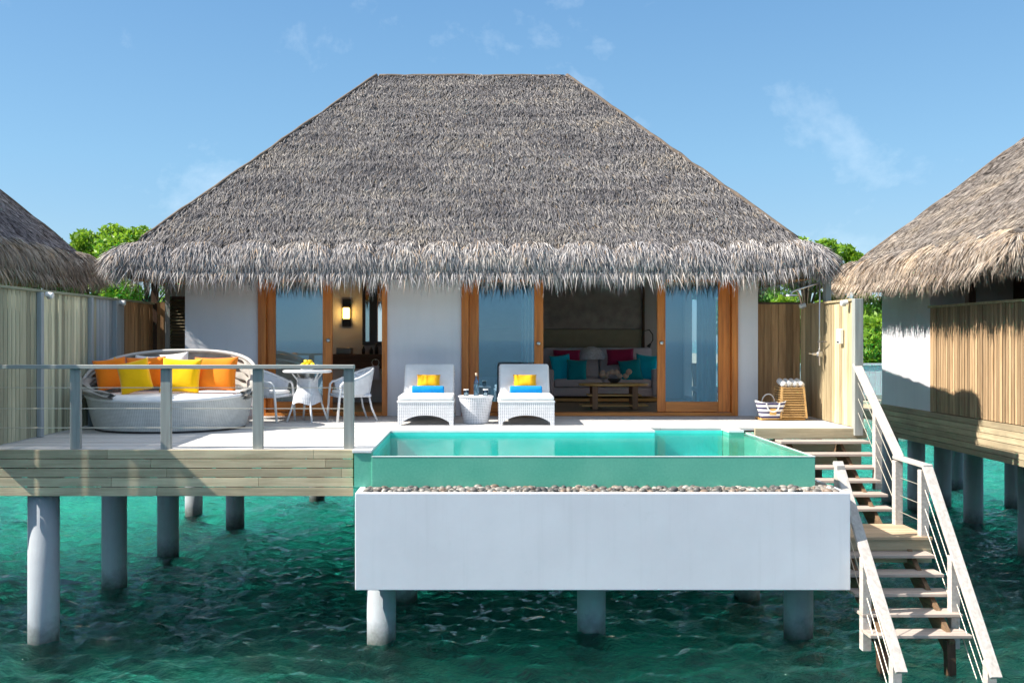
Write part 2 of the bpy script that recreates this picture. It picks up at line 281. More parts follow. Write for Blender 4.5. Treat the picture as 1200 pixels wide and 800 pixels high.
# ------------------------------------------------------------ mesh helpers
class MB:
    def __init__(s): s.v = []; s.f = []; s.T = Matrix()
    def add(s, vs, fs):
        k = len(s.v); s.v += [tuple(s.T @ Vector(p)) for p in vs]; s.f += [tuple(i + k for i in q) for q in fs]; return s
    def box(s, x0, x1, y0, y1, z0, z1):
        return s.add([(x0, y0, z0), (x1, y0, z0), (x1, y1, z0), (x0, y1, z0), (x0, y0, z1), (x1, y0, z1), (x1, y1, z1), (x0, y1, z1)],
                     [(0, 3, 2, 1), (4, 5, 6, 7), (0, 1, 5, 4), (1, 2, 6, 5), (2, 3, 7, 6), (3, 0, 4, 7)])
    def bar(s, a, b, wx, wz, up=(0, 0, 1)):
        """rectangular bar from a to b, wx across, wz along up"""
        a, b = Vector(a), Vector(b); d = (b - a).normalized(); u = Vector(up); sd = d.cross(u).normalized(); u = sd.cross(d)
        p = []
        for c in (a, b):
            for i, j in ((-1, -1), (1, -1), (1, 1), (-1, 1)): p.append(c + sd * wx / 2 * i + u * wz / 2 * j)
        return s.add(p, [(3, 2, 1, 0), (4, 5, 6, 7), (0, 1, 5, 4), (1, 2, 6, 5), (2, 3, 7, 6), (3, 0, 4, 7)])
    def tube(s, pts, r, n=8, closed=False):
        pts = [Vector(p) for p in pts]; k = len(pts); V = []; F = []; rr = r if hasattr(r, '__len__') else [r] * k
        prev = None
        for i, p in enumerate(pts):
            a = pts[(i - 1) % k] if (closed or i) else p; b = pts[(i + 1) % k] if (closed or i < k - 1) else p
            d = (b - a).normalized(); ref = prev if prev else (Vector((0, 0, 1)) if abs(d.z) < .9 else Vector((0, 1, 0)))
            u = (ref - d * ref.dot(d)).normalized(); prev = u; w_ = d.cross(u)
            for j in range(n): an = 2 * PI * j / n; V.append(p + (u * math.cos(an) + w_ * math.sin(an)) * rr[i])
        for i in range(k if closed else k - 1):
            for j in range(n):
                a = i * n + j; b = i * n + (j + 1) % n; c = ((i + 1) % k) * n + (j + 1) % n; d = ((i + 1) % k) * n + j
                F.append((a, b, c, d))
        if not closed: F.append(tuple(range(n))[::-1]); F.append(tuple((k - 1) * n + j for j in range(n)))
        return s.add(V, F)
    def lathe(s, prof, c=(0, 0, 0), n=32, ry=1.0, cap=True):
        V = []; F = []; k = len(prof)
        for r, z in prof:
            for j in range(n): a = 2 * PI * j / n; V.append((c[0] + r * math.cos(a), c[1] + r * ry * math.sin(a), c[2] + z))
        for i in range(k - 1):
            for j in range(n): F.append((i * n + j, i * n + (j + 1) % n, (i + 1) * n + (j + 1) % n, (i + 1) * n + j))
        if cap: F.append(tuple(range(n))[::-1]); F.append(tuple((k - 1) * n + j for j in range(n)))
        return s.add(V, F)
    def grid(s, fn, nu, nv, closeu=False):
        V = [fn(i / (nu if closeu else nu - 1), j / (nv - 1)) for j in range(nv) for i in range(nu)]; F = []
        for j in range(nv - 1):
            for i in range(nu if closeu else nu - 1): F.append((j * nu + i, j * nu + (i + 1) % nu, (j + 1) * nu + (i + 1) % nu, (j + 1) * nu + i))
        return s.add(V, F)
    def prism(s, poly, y0, y1):
        """polygon of (x,z), extruded in y"""
        n = len(poly); V = [(x, y0, z) for x, z in poly] + [(x, y1, z) for x, z in poly]
        F = [tuple(range(n)), tuple(range(n, 2 * n))[::-1]] + [(i, i + n, (i + 1) % n + n, (i + 1) % n) for i in range(n)]
        return s.add(V, F)
    def rbox(s, x0, x1, y0, y1, z0, z1, r=.04, n=10, puff=0.0):
        """soft cushion slab: a rounded, slightly puffed box"""
        cx, cy, cz = (x0 + x1) / 2, (y0 + y1) / 2, (z0 + z1) / 2; hx, hy, hz = (x1 - x0) / 2, (y1 - y0) / 2, (z1 - z0) / 2
        V = []; F = []; idx = {}
        def vert(p):
            q = Vector(p); i = Vector((max(-hx + r, min(hx - r, q.x)), max(-hy + r, min(hy - r, q.y)), max(-hz + r, min(hz - r, q.z))))
            d = q - i
            if d.length > 1e-9: q = i + d.normalized() * r
            q.z += puff * (1 - (q.x / hx) ** 2) * (1 - (q.y / hy) ** 2) * (1 if q.z > 0 else 0)
            key = (round(q.x, 5), round(q.y, 5), round(q.z, 5))
            if key not in idx: idx[key] = len(V); V.append((q.x + cx, q.y + cy, q.z + cz))
            return idx[key]
        def line(h):
            base = [-h, -h + r * .3, -h + r]; inner = [(-h + r) + (2 * h - 2 * r) * k / 5 for k in range(1, 5)]
            return base + inner + [h - r, h - r * .3, h]
        for ax, hs_ in ((0, (hx, hy, hz)), (1, (hx, hy, hz)), (2, (hx, hy, hz))):
            o = [i for i in range(3) if i != ax]; A = line(hs_[o[0]]); B = line(hs_[o[1]])
            for sg in (-1, 1):
                for i in range(len(A) - 1):
                    for j in range(len(B) - 1):
                        q = []
                        for (a, b) in ((A[i], B[j]), (A[i + 1], B[j]), (A[i + 1], B[j + 1]), (A[i], B[j + 1])):
                            p = [0, 0, 0]; p[ax] = sg * hs_[ax]; p[o[0]] = a; p[o[1]] = b; q.append(vert(p))
                        if (sg > 0) == (ax == 1): q = q[::-1]
                        if len(set(q)) > 2: F.append(tuple(dict.fromkeys(q)))
        return s.add(V, F)
    def pillow(s, w_, h_, t_, n=16, seed=0):
        """square cushion in the xz plane with drawn out corners, thick in y"""
        V = []; F = []; rr = random.Random(seed); ph = rr.random() * 6
        for sg in (-1, 1):
            for j in range(n + 1):
                for i in range(n + 1):
                    u = -1 + 2 * i / n; v = -1 + 2 * j / n
                    x = w_ / 2 * u * (1 - .07 * (1 - v * v)); z = h_ / 2 * v * (1 - .08 * (1 - u * u))
                    th = t_ / 2 * (max(0, (1 - u ** 4) * (1 - v ** 4))) ** .6
                    th *= 1 + .10 * math.sin(3 * u + ph) * math.cos(2.6 * v + ph)
                    if sg < 0 or 0 < i < n and 0 < j < n or True: V.append((x, sg * th, z))
        k = (n + 1) ** 2
        for sg in (0, 1):
            for j in range(n):
                for i in range(n):
                    a = sg * k + j * (n + 1) + i; q = (a, a + 1, a + n + 2, a + n + 1); F.append(q if sg == 0 else q[::-1])
        s.add(V, F)
        return s
    def build(s, name, mat, parent=None, world=True, smooth=False, bevel=0, merge=False):
        me = bpy.data.meshes.new(name); o = bpy.data.objects.new(name, me); COL.objects.link(o)
        off = Vector((0, 0, 0))
        if parent:
            o.parent = parent
            if world:
                p = parent
                while p: off += p.location; p = p.parent
        me.from_pydata([(a[0] - off.x, a[1] - off.y, a[2] - off.z) for a in s.v], [], s.f)
        me.materials.append(mat)
        if merge:
            import bmesh
            b = bmesh.new(); b.from_mesh(me); bmesh.ops.remove_doubles(b, verts=b.verts, dist=1e-5); bmesh.ops.recalc_face_normals(b, faces=b.faces); b.to_mesh(me); b.free()
        if smooth: me.polygons.foreach_set('use_smooth', [True] * len(me.polygons))
        me.update()
        if bevel:
            md = o.modifiers.new('bevel', 'BEVEL'); md.width = bevel; md.segments = 2; md.limit_method = 'ANGLE'; md.angle_limit = R(40)
        return o
def tag(o, label=None, cat=None, group=None, kind=None):
    if label: o['label'] = label
    if cat: o['category'] = cat
    if group: o['group'] = group
    if kind: o['kind'] = kind
    return o
def thing(name, label, cat, loc=(0, 0, 0), rz=0, group=None):
    o = bpy.data.objects.new(name, None); COL.objects.link(o); o.location = loc; o.rotation_euler = (0, 0, rz); o.empty_display_size = .2
    return tag(o, label, cat, group)
def solo(mb, name, mat, label, cat, loc=(0, 0, 0), rot=(0, 0, 0), group=None, **kw):
    o = mb.build(name, mat, None, **kw); o.location = loc; o.rotation_euler = rot
    return tag(o, label, cat, group)
def copy_tree(o, parent=None):
    c = o.copy(); COL.objects.link(c); c.parent = parent
    for ch in list(o.children): copy_tree(ch, c)
    return c
def np_mesh(name, V, F, mat, parent=None):
    """V (n,3); F list of (k,m) index arrays"""
    me = bpy.data.meshes.new(name); o = bpy.data.objects.new(name, me); COL.objects.link(o)
    off = Vector((0, 0, 0)); p = parent
    while p: off += p.location; p = p.parent
    V = V - np.array(off)
    me.vertices.add(len(V)); me.vertices.foreach_set('co', V.astype(np.float32).ravel())
    tot = sum(f.size for f in F); me.loops.add(tot); me.polygons.add(sum(len(f) for f in F))
    me.loops.foreach_set('vertex_index', np.concatenate([f.ravel() for f in F]).astype(np.int32))
    sizes = np.concatenate([np.full(len(f), f.shape[1]) for f in F]); st = np.concatenate([[0], np.cumsum(sizes)[:-1]])
    me.polygons.foreach_set('loop_start', st.astype(np.int32))
    me.update(calc_edges=True); me.validate(); me.materials.append(mat)
    if parent: o.parent = parent
    return o

# ------------------------------------------------------------ sea, island
def make_sea():
    SZ = -2.35; x0, x1, y0, y1 = -16., 18., 6., 34.; st = .048
    nx = int((x1 - x0) / st) + 1; ny = int((y1 - y0) / st) + 1
    X, Y = np.meshgrid(np.linspace(x0, x1, nx), np.linspace(y0, y1, ny)); Z = np.zeros_like(X)
    r = np.random.default_rng(3)
    for i in range(90):
        lam = r.uniform(.20, .62) if i % 4 else r.uniform(.9, 3.2); th = R(84) + r.normal() * (.30 if lam > .8 else .46); k = 2 * PI / lam
        amp = .0165 * lam if lam < .8 else .0052 * lam ** .5; ph = r.random() * 6.28
        wx = X + .22 * np.sin(Y * .9 + i) + .12 * np.sin(X * 1.7 + i * 2); wy = Y + .15 * np.sin(X * 1.1 + i * 3)
        q = np.sin(k * (math.cos(th) * wx + math.sin(th) * wy) + ph); q = (1.2 - 2.2 * np.abs(np.sin(.5 * (k * (math.cos(th) * wx + math.sin(th) * wy) + ph)))) if i % 3 == 0 else q
        env = .65 + .5 * np.sin(X * .7 + i * 1.7) * np.sin(Y * .6 + i * 2.3)
        Z += amp * env * (q + .4 * q * q)
    e = np.minimum.reduce([X - x0, x1 - X, Y - y0, y1 - Y]); Z *= np.clip(e / 2, 0, 1)
    V = np.stack([X, Y, Z + SZ], -1).reshape(-1, 3)
    I = np.arange(nx * ny).reshape(ny, nx); q = np.stack([I[:-1, :-1], I[:-1, 1:], I[1:, 1:], I[1:, :-1]], -1).reshape(-1, 4)
    B = 6000.; n0 = len(V)
    ring = [(-B, -B), (B, -B), (B, B), (-B, B), (x0, y0), (x1, y0), (x1, y1), (x0, y1)]
    V = np.vstack([V, np.array([(a, b, SZ) for a, b in ring])])
    q2 = np.array([(0, 1, 5, 4), (1, 2, 6, 5), (2, 3, 7, 6), (3, 0, 4, 7)]) + n0
    o = np_mesh('sea', V, [np.vstack([q, q2])], M['sea']); o.data.polygons.foreach_set('use_smooth', [True] * len(o.data.polygons))
    tag(o, kind='structure')
make_sea()
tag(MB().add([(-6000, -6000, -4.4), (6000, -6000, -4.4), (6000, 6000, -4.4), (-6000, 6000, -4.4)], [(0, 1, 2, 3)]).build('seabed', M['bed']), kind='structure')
mb = MB()
def isl(u, v):
    x = -140 + 280 * u; y = 46 + 90 * v + 3 * math.sin(x * .09) * (1 - v); z = -4.6 + 3.9 * min(1, v * 8) + .15 * math.sin(x * .3)
    return (x, y, z)
mb.grid(isl, 80, 20); tag(mb.build('island_ground', M['sand'], smooth=True), kind='structure')

# ------------------------------------------------------------ thatch
def blades(P, D, N, L, W, lift, droop=0.0, r=rng, roll=.7):
    n = len(P); S_ = np.cross(N, D); S_ /= np.linalg.norm(S_, axis=1, keepdims=True)
    a = r.normal(0, roll, n)[:, None]; S_ = S_ * np.cos(a) + N * np.sin(a)
    L = L[:, None]; W = W[:, None]; lift = lift[:, None]
    g = np.array([0, 0, -1.0]) * droop
    mid = P + D * L * .5 + N * lift * .65; tip = P + D * L + N * lift + g * L
    V = np.stack([P - S_ * W * .3, P + S_ * W * .3, mid - S_ * W * .5, mid + S_ * W * .5, tip], 1).reshape(-1, 3)
    k = np.arange(n)[:, None] * 5
    return V, [k + np.array([[0, 1, 3, 2]]), k + np.array([[2, 3, 4]])]
def roof(villa, ex0, ex1, ey0, ey1, ez, rx0, rx1, ry0, ry1, rz, dens, mats, seed=1, label=None, caps=True):
    r = np.random.default_rng(seed); th_m, fr_m = mats
    E = [Vector((ex0, ey0, ez)), Vector((ex1, ey0, ez)), Vector((ex1, ey1, ez)), Vector((ex0, ey1, ez))]
    T = [Vector((rx0, ry0, rz)), Vector((rx1, ry0, rz)), Vector((rx1, ry1, rz)), Vector((rx0, ry1, rz))]
    cx, cy = (ex0 + ex1) / 2, (ey0 + ey1) / 2
    mb = MB()
    def ring(P, o, dz): return [Vector((p.x + (o if p.x > cx else -o), p.y + (o if p.y > cy else -o), p.z + dz)) for p in P]
    rings = [T, E, ring(E, .10, -.22), ring(E, -.06, -.42), ring(E, -.45, -.25)]
    V = [p for q in rings for p in q]; F = [(0, 1, 2, 3)]
    for i in range(len(rings) - 1):
        for j in range(4): a = i * 4 + j; b = i * 4 + (j + 1) % 4; F.append((a, b, b + 4, a + 4))
    mb.add(V, F); body = mb.build('roof', M['thatch_body'], villa)
    if label: body['label'] = label
    mb = MB(); rr = [ring(E, -.05, -.425), ring(E, -.46, -.26), ring([Vector((t.x, t.y, rz - .6)) for t in T], 0, 0)]
    V = [p for q in rr for p in q]; F = [(8, 9, 10, 11)]
    for i in range(2):
        for j in range(4): a = i * 4 + j; b = i * 4 + (j + 1) % 4; F.append((a, a + 4, b + 4, b))
    mb.add(V, F); mb.build('soffit', M['thatch_under'], body)
    Vs, Fs, nv = [], [[], []], 0; Vf, Ff, nf = [], [[], []], 0
    mbs = MB()
    for side in range(4):
        d = dens[side]
        if d <= 0: continue
        a, b = np.array(E[side]), np.array(E[(side + 1) % 4]); c, e = np.array(T[side]), np.array(T[(side + 1) % 4])
        mida, midt = (a + b) / 2, (c + e) / 2
        ex = (b - a) / np.linalg.norm(b - a); up = midt - mida; up -= ex * up.dot(ex); H = np.linalg.norm(up); up /= H
        N = np.cross(ex, up); N = N if N[2] > 0 else -N
        rows = int(H / .055)
        for k in range(4, rows + 1):
            t = k / rows; p0 = a * (1 - t) + c * t; p1 = b * (1 - t) + e * t; wd = np.linalg.norm(p1 - p0) + .02
            n = int(wd / .0115 * d) + 2
            s = r.random(n)[:, None]; P = p0 + (p1 - p0) * s + up * r.normal(0, .03, (n, 1)) + N * .012
            course = 0.012 if (k % 6) else 0.05
            wv = .16 * np.sin(s * wd * .9 + k * .7) + .12 * np.sin(s * wd * 2.3 + k * .31)
            D = -up + ex * (r.normal(0, .24, (n, 1)) + wv); D /= np.linalg.norm(D, axis=1, keepdims=True)
            V, F = blades(P, D, np.tile(N, (n, 1)), r.uniform(.10, .24, n), r.uniform(.007, .017, n), r.uniform(.002, .025, n) + course * .5, 0, r, .32)
            Vs.append(V); [Fs[i].append(F[i] + nv) for i in range(2)]; nv += len(V)
        # hip blades that soften the silhouette
        for q0, q1, sgn in ((a, c, -1), (b, e, 1)):
            n = int(240 * d); s = r.random(n)[:, None]; P = q0 + (q1 - q0) * s + N * .01
            D = -up + ex * sgn * r.uniform(-.1, .5, (n, 1)); D /= np.linalg.norm(D, axis=1, keepdims=True)
            V, F = blades(P, D, np.tile(N, (n, 1)), r.uniform(.12, .26, n), r.uniform(.015, .03, n), r.uniform(.0, .05, n), 0, r)
            Vs.append(V); [Fs[i].append(F[i] + nv) for i in range(2)]; nv += len(V)
        # eave bundles: pillowy scallops with hanging fringe
        out = np.array([up[0], up[1], 0]); out = -out / np.linalg.norm(out); LN = np.linalg.norm(b - a)
        cuts = [-.12]; cpts = []
        while cuts[-1] < LN - .35: cuts.append(min(cuts[-1] + r.uniform(.62, .95), LN + .12))
        cuts[-1] = LN + .12; Z = np.array([0, 0, 1.0])
        slo = np.array([out @ -up * -1, 0]); co = abs(up @ out); si = up[2]
        for i in range(len(cuts) - 1):
            s0, s1 = cuts[i], cuts[i + 1]; jt = r.uniform(-.02, .03)
            def fr(u, v):
                ar = 1 - np.abs(2 * u - 1) ** 2.8; t0 = .0 + jt + .13 * ar
                o_ = -t0 * co * (1 - v) + .20 * v ** 1.2 + (.05 + .075 * ar) * np.sin(PI * np.minimum(v * 1.15, 1)) ** .6 + .05
                z_ = t0 * si * (1 - v) - .37 * v + .05 * ar * (1 - v) + .03
                s_ = s0 + (s1 - s0) * u
                z_ = z_ + .15 * np.clip((np.abs(s_ - LN / 2) - (LN / 2 - 1.3)) / 1.3, 0, 1) ** 1.5 * v
                s_ = np.clip(s_, -.12, LN + .12)
                return a + ex * np.reshape(s_, (-1, 1)) + out * np.reshape(o_, (-1, 1)) + Z * np.reshape(z_, (-1, 1))
            mbs.grid(lambda u, v: tuple(fr(np.array([u]), np.array([v]))[0]), 11, 8)
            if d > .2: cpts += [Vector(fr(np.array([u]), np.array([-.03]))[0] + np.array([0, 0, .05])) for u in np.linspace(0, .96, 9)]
            n = int((s1 - s0) * 1500 * d); u = r.random(n); v = r.random(n) ** .8 * .92
            P = fr(u, v); D = fr(u, v + .06) - P
            nn = np.cross(np.tile(ex, (n, 1)), D); nn *= np.sign(nn @ out)[:, None]; nn /= np.linalg.norm(nn, axis=1, keepdims=True)
            D /= np.linalg.norm(D, axis=1, keepdims=True); D = D + ex * (r.normal(0, .26, (n, 1)) + (u[:, None] - .5) * .12); D /= np.linalg.norm(D, axis=1, keepdims=True)
            L = r.uniform(.12, .26, n) + np.where(v > .7, r.random(n) ** 2 * .24, 0)
            V, F = blades(P + nn * .01, D, nn, L, r.uniform(.007, .017, n), r.uniform(.004, .045, n), .12, r, .45)
            Vf.append(V); [Ff[q].append(F[q] + nf) for q in range(2)]; nf += len(V)
        if cpts: MB().tube(cpts, .014, 6).build('scallop_shadow_line', M['dark_wood'], body, smooth=True)  # dark tube drawn in for the shadow line over the scallops
    # corner tufts where two eaves meet
    for j in range(4):
        dd = max(dens[j], dens[(j - 1) % 4])
        if dd < .2: continue
        c0 = np.array(E[j]); sx_, sy_ = (1 if c0[0] > cx else -1), (1 if c0[1] > cy else -1); n = int(1500 * dd)
        an = r.uniform(-.15, PI / 2 + .15, n); o2 = np.stack([np.cos(an) * sx_, np.sin(an) * sy_, np.zeros(n)], 1); v = r.random(n)[:, None] ** .8
        P = c0 + o2 * (.02 + .16 * np.sin(PI * np.minimum(v * 1.1, 1)) + .12 * v) + np.array([0, 0, 1]) * (.08 - .32 * v)
        D = o2 * (.62 * (1 - v) + .12) + np.array([0, 0, -1]) * (.45 + .75 * v) + r.normal(0, .16, (n, 3)); D /= np.linalg.norm(D, axis=1, keepdims=True)
        tg = np.stack([-o2[:, 1], o2[:, 0], np.zeros(n)], 1); nn = np.cross(tg, D); nn *= np.sign((nn * o2).sum(1, keepdims=True)); nn /= np.linalg.norm(nn, axis=1, keepdims=True)
        V, F = blades(P, D, nn, r.uniform(.14, .34, n), r.uniform(.008, .018, n), r.uniform(.004, .04, n), .1, r, .45)
        Vf.append(V); [Ff[q].append(F[q] + nf) for q in range(2)]; nf += len(V)
    np_mesh('thatch', np.vstack(Vs), [np.vstack(q) for q in Fs], th_m, body)
    np_mesh('eave_fringe', np.vstack(Vf), [np.vstack(q) for q in Ff], fr_m, body)
    mbs.build('eave_roll', M['thatch_body'], body, smooth=True)
    if caps:
        mb = MB(); rr_ = random.Random(seed)
        def capline(p, q, rad):
            n = 22; pts = [p.lerp(q, i / n) + Vector((0, 0, .02 + rr_.uniform(-.012, .012))) for i in range(n + 1)]
            mb.tube(pts, [rad * rr_.uniform(.85, 1.15) for _ in pts], 8)
        for j in range(4): capline(T[j], E[j] + (T[j] - E[j]) * .06, .034)
        if (T[0] - T[1]).length > .2: capline(T[0] + Vector((.05, 0, -.03)), T[1] + Vector((-.05, 0, -.03)), .05)
        mb.build('ridge_cap', M['cap'], body, smooth=True)
    return body

# ------------------------------------------------------------ main villa
WY = 15.45
def PX(px, Y): return (px - 560) * Y / 1100.0
def ZY(py, Y): return 1.25 - (py - 398) * Y / 1100.0
villa = thing('thatched_villa', 'white villa with tall grey thatched hip roof, open wooden doors behind the pool', 'villa', (-.1, WY, 0))
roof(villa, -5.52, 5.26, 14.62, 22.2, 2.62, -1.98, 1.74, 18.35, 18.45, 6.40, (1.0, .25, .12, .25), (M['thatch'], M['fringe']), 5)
TH = .16
for x0, x1 in ((-4.82, -3.61), (-1.49, -.27), (4.27, 4.61)):
    MB().box(x0, x1, WY, WY + TH, 0, 2.75).build('wall', M['wall'], villa)
for x0 in (-4.82, 4.45):
    mb = MB(); x1 = x0 + .16; ya, yb = (15.9, 18.9) if x0 < 0 else (15.9, 20.2)
    mb.box(x0, x1, WY + TH, ya, -.05, 2.75).box(x0, x1, yb, 21.4, -.05, 2.75).box(x0, x1, ya, yb, -.05, .05).box(x0, x1, ya, yb, 2.6, 2.75)
    mb.build('wall', M['wall'], villa)
MB().box(-4.66, 4.45, 21.24, 21.4, -.05, 2.75).build('wall', M['wall'], villa)
MB().box(-3.61, -1.49, WY + .03, WY + TH, 2.42, 2.75).build('lintel', M['teakx'], villa)
MB().box(-.27, 4.27, WY + .03, WY + TH, 2.42, 2.75).build('lintel', M['teakx'], villa)
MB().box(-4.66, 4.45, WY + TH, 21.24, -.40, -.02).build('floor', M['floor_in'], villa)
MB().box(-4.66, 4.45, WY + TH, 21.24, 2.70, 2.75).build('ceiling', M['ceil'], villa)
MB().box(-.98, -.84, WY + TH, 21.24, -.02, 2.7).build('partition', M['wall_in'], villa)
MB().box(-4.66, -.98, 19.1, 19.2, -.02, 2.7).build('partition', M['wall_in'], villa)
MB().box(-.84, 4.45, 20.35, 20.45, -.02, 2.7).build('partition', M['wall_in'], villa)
MB().box(-.84, PX(752, 20.3), 20.27, 20.347, ZY(385, 20.3), 2.7).build('wall_panel', M['panel_dark'], villa)
MB().box(-.84, PX(752, 20.3), 20.25, 20.347, .45, ZY(385, 20.3) - .02).build('headboard', M['panel_olive'], villa)
MB().box(PX(752, 20.3) + .003, PX(752, 20.3) + .05, 20.22, 20.347, -.02, 2.7).build('trim', M['dark_wood'], villa)
# door frames and sliding doors
def door_frame(x0, x1, jl, jr):
    mb = MB().box(x0, x0 + jl, WY - .05, WY + .12, 0, 2.44).box(x1 - jr, x1, WY - .05, WY + .12, 0, 2.44)
    mb.box(x0 + jl + .002, x1 - jr - .002, WY - .05, WY + .12, 2.34, 2.44)
    f = mb.build('door_frame', M['teak'], villa, bevel=.006)
    MB().box(x0 + jl + .002, x1 - jr - .002, WY - .07, WY + .155, 0.002, .055).build('sill', M['teakx'], f, bevel=.006)
    return f
def slider(x0, x1, sl, sr, y, knob=None, bottom=.17):
    mb = MB().box(x0, x0 + sl, y, y + .05, .06, 2.33).box(x1 - sr, x1, y, y + .05, .06, 2.33)
    d = mb.build('sliding_door', M['teak'], villa, bevel=.005)
    for za, zb in ((.062, .06 + bottom), (2.2, 2.33)): MB().box(x0 + sl + .002, x1 - sr - .002, y + .002, y + .048, za, zb).build('door_rail', M['teakx'], d, bevel=.005)
    MB().box(x0 + sl + .001, x1 - sr - .001, y + .02, y + .03, .055 + bottom, 2.205).build('glass', M['glass'], d)
    if knob:
        k = MB(); k.T = Matrix.Translation((knob[0], y - .002, knob[1])) @ Matrix.Rotation(R(90), 4, 'X'); k.lathe([(.030, 0), (.034, .012), (.022, .02), (.001, .022)], n=16)
        k.build('handle', M['steel'], d, smooth=True)
door_frame(-3.61, -1.49, .13, .085); slider(-3.475, -2.40, .14, .16, WY + .03, (-2.47, 1.24))
door_frame(-.27, 1.10, .13, .0201) if False else None
door_frame(-.27, 4.27, .12, .10)
slider(-.145, 1.08, .16, .15, WY + .03, (1.0, 1.19))
slider(2.96, 4.165, .135, .20, WY + .03, (3.03, 1.2))
# louvred bathroom window bay left of the walls
lb = MB().box(-5.40, -5.32, 16.2, 16.28, -.05, 2.2).box(-4.88, -4.823, 16.2, 16.28, -.05, 2.2).box(-5.318, -4.882, 16.2, 16.28, 2.0, 2.2).box(-5.318, -4.882, 16.2, 16.28, -.05, .3)
lf = lb.build('louvre_window', M['grey_wood'], villa)
mb = MB()
for k in range(30):
    z = .33 + k * .055; mb.bar((-5.317, 16.24, z), (-4.883, 16.24, z), .055, .012, (0, -.7, .7))
mb.build('louvre', m_wood('olive louvres', (.16, .13, .07), (.09, .07, .04), 'x'), lf)
MB().box(-5.317, -4.883, 16.275, 16.285, .3, 2.0).build('shutter_back', M['dark_wood'], lf)
# villa sub-structure
MB().box(-4.82, 4.61, WY + .2, 21.4, -.55, -.41).build('floor_slab', M['fascia'], villa)
for x in (-3.6, -.6, 2.2, 4.3):
    for y in (17.9, 21.0):
        if x == -3.6 and y == 17.9: continue
        MB().lathe([(.17, -4.5), (.17, -.55)], (x, y, 0), 24).build('pile', M['pile'], villa, smooth=False)

# ------------------------------------------------------------ deck
deck = thing('wooden_deck', 'bleached timber deck on round concrete piles in front of the white villa', 'deck', (-3.5, 13, 0))
mb = MB(); rr = random.Random(2)
def boards(x0, x1, y0, y1, bw=.14, gap=.007):
    n = max(1, round((y1 - y0) / bw)); bw = (y1 - y0) / n
    for k in range(n):
        x = x0
        while x < x1 - .01:
            e = min(x + rr.uniform(2.0, 3.6), x1)
            if x1 - e < .6: e = x1
            mb.box(x, e - (.004 if e < x1 else 0), y0 + k * bw, y0 + (k + 1) * bw - gap, -.035, -rr.uniform(0, .002)); x = e
boards(-5.75, -1.415, 10.74, 13.32); boards(-5.75, 5.50, 13.325, WY + .19)
mb.build('deck_boards', M['deck'], deck)
MB().box(-5.74, -1.45, 10.80, WY + .15, -.06, -.04).box(-1.44, 5.45, 13.34, WY + .15, -.06, -.04).build('deck_underlay', M['dark_wood'], deck)
mb = MB(); zz = -.004
for k in range(5):
    h = .098; x = -5.9
    while x < -1.42:
        e = min(x + rr.uniform(1.6, 2.6), -1.42); mb.box(x, e - .003, 10.70, 10.735, zz - h, zz); x = e
    zz -= h + .009
mb.build('fascia_board', M['fascia'], deck, bevel=.003)
mb = MB()
for k in range(9): mb.box(-5.6 + k * .52, -5.54 + k * .52, 10.75, 13.3, -.42, -.065)
mb.build('joist', M['dark_wood'], deck)
# right hand edge over the stairs
MB().box(3.92, 5.5, 13.27, 13.318, -.15, -.003).build('edge_board', M['fascia'], deck, bevel=.004)
MB().box(3.95, 5.46, 13.36, 13.40, -.55, -.17).build('edge_board', M['fascia'], deck, bevel=.004)
for (x, y) in ((-5.06, 10.94), (-5.21, 13.45), (-5.1, 15.45), (-4.63, 17.9), (-5.72, 18.9)):
    MB().lathe([(.172, -4.5), (.172, -.06 if y < 15.5 else -.5)], (x, y, 0), 32).build('pile', M['pile'], deck, smooth=False)
for o in deck.children:
    if o.name.startswith('pile'):
        o.data.polygons.foreach_set('use_smooth', [len(p.vertices) == 4 for p in o.data.polygons])
for (x, y) in ((4.6, 14.4), (5.2, 14.4)):
    MB().box(x - .06, x + .06, y - .06, y + .06, -3.5, -.06).build('timber_prop', M['dark_wood'], deck)

# railing
rail = thing('deck_railing', 'silver grey timber railing with steel cables along the deck edge', 'railing', (-3.5, 10.8, 0))
pxs = [-5.50 - 1.04] + [PX(p, 10.79) for p in (89, 195, 302.5, 409)]
for x in pxs[1:]:
    MB().box(x - .058, x + .058, 10.76, 10.82, 0, .915).build('post', M['grey_wood'], rail, bevel=.004)
MB().box(-5.9, pxs[-1] + .062, 10.73, 10.85, .917, .962).build('top_rail', M['grey_woodx'], rail, bevel=.005)
for z in (.24, .46, .70):
    MB().tube([(-5.9, 10.79, z), (pxs[-1], 10.79, z)], .0045, 6).build('cable', M['cable'], rail)

# ------------------------------------------------------------ fences
def slat_run(mb, p, q, z0, z1, sw=.085, gap=.012, th=.025, r_=random.Random(4)):
    p, q = Vector((*p, 0)), Vector((*q, 0)); L = (q - p).length; d = (q - p).normalized(); n = int(L / (sw + gap)); st = L / n
    for k in range(n):
        a = p + d * (k * st + gap / 2); b = p + d * ((k + 1) * st - gap / 2); nn = Vector((-d.y, d.x, 0)) * (th / 2); o = Vector((-d.y, d.x, 0)) * r_.uniform(-.004, .004)
        mb.add([a - nn + o + Vector((0, 0, z)) for z in (z0, z1)] + [b - nn + o + Vector((0, 0, z)) for z in (z0, z1)] + [a + nn + o + Vector((0, 0, z)) for z in (z0, z1)] + [b + nn + o + Vector((0, 0, z)) for z in (z0, z1)],
               [(0, 2, 3, 1), (4, 5, 7, 6), (0, 1, 5, 4), (2, 6, 7, 3), (1, 3, 7, 5), (0, 4, 6, 2)])
FX = -5.66
fence = thing('slat_fence', 'tall green grey vertical slat fence behind the daybed on the left', 'fence', (FX, 13, 0))
mb = MB(); slat_run(mb, (FX, 10.2), (FX, 13.9), .01, 1.86); mb.build('slat_panel', M['green_slat'], fence)
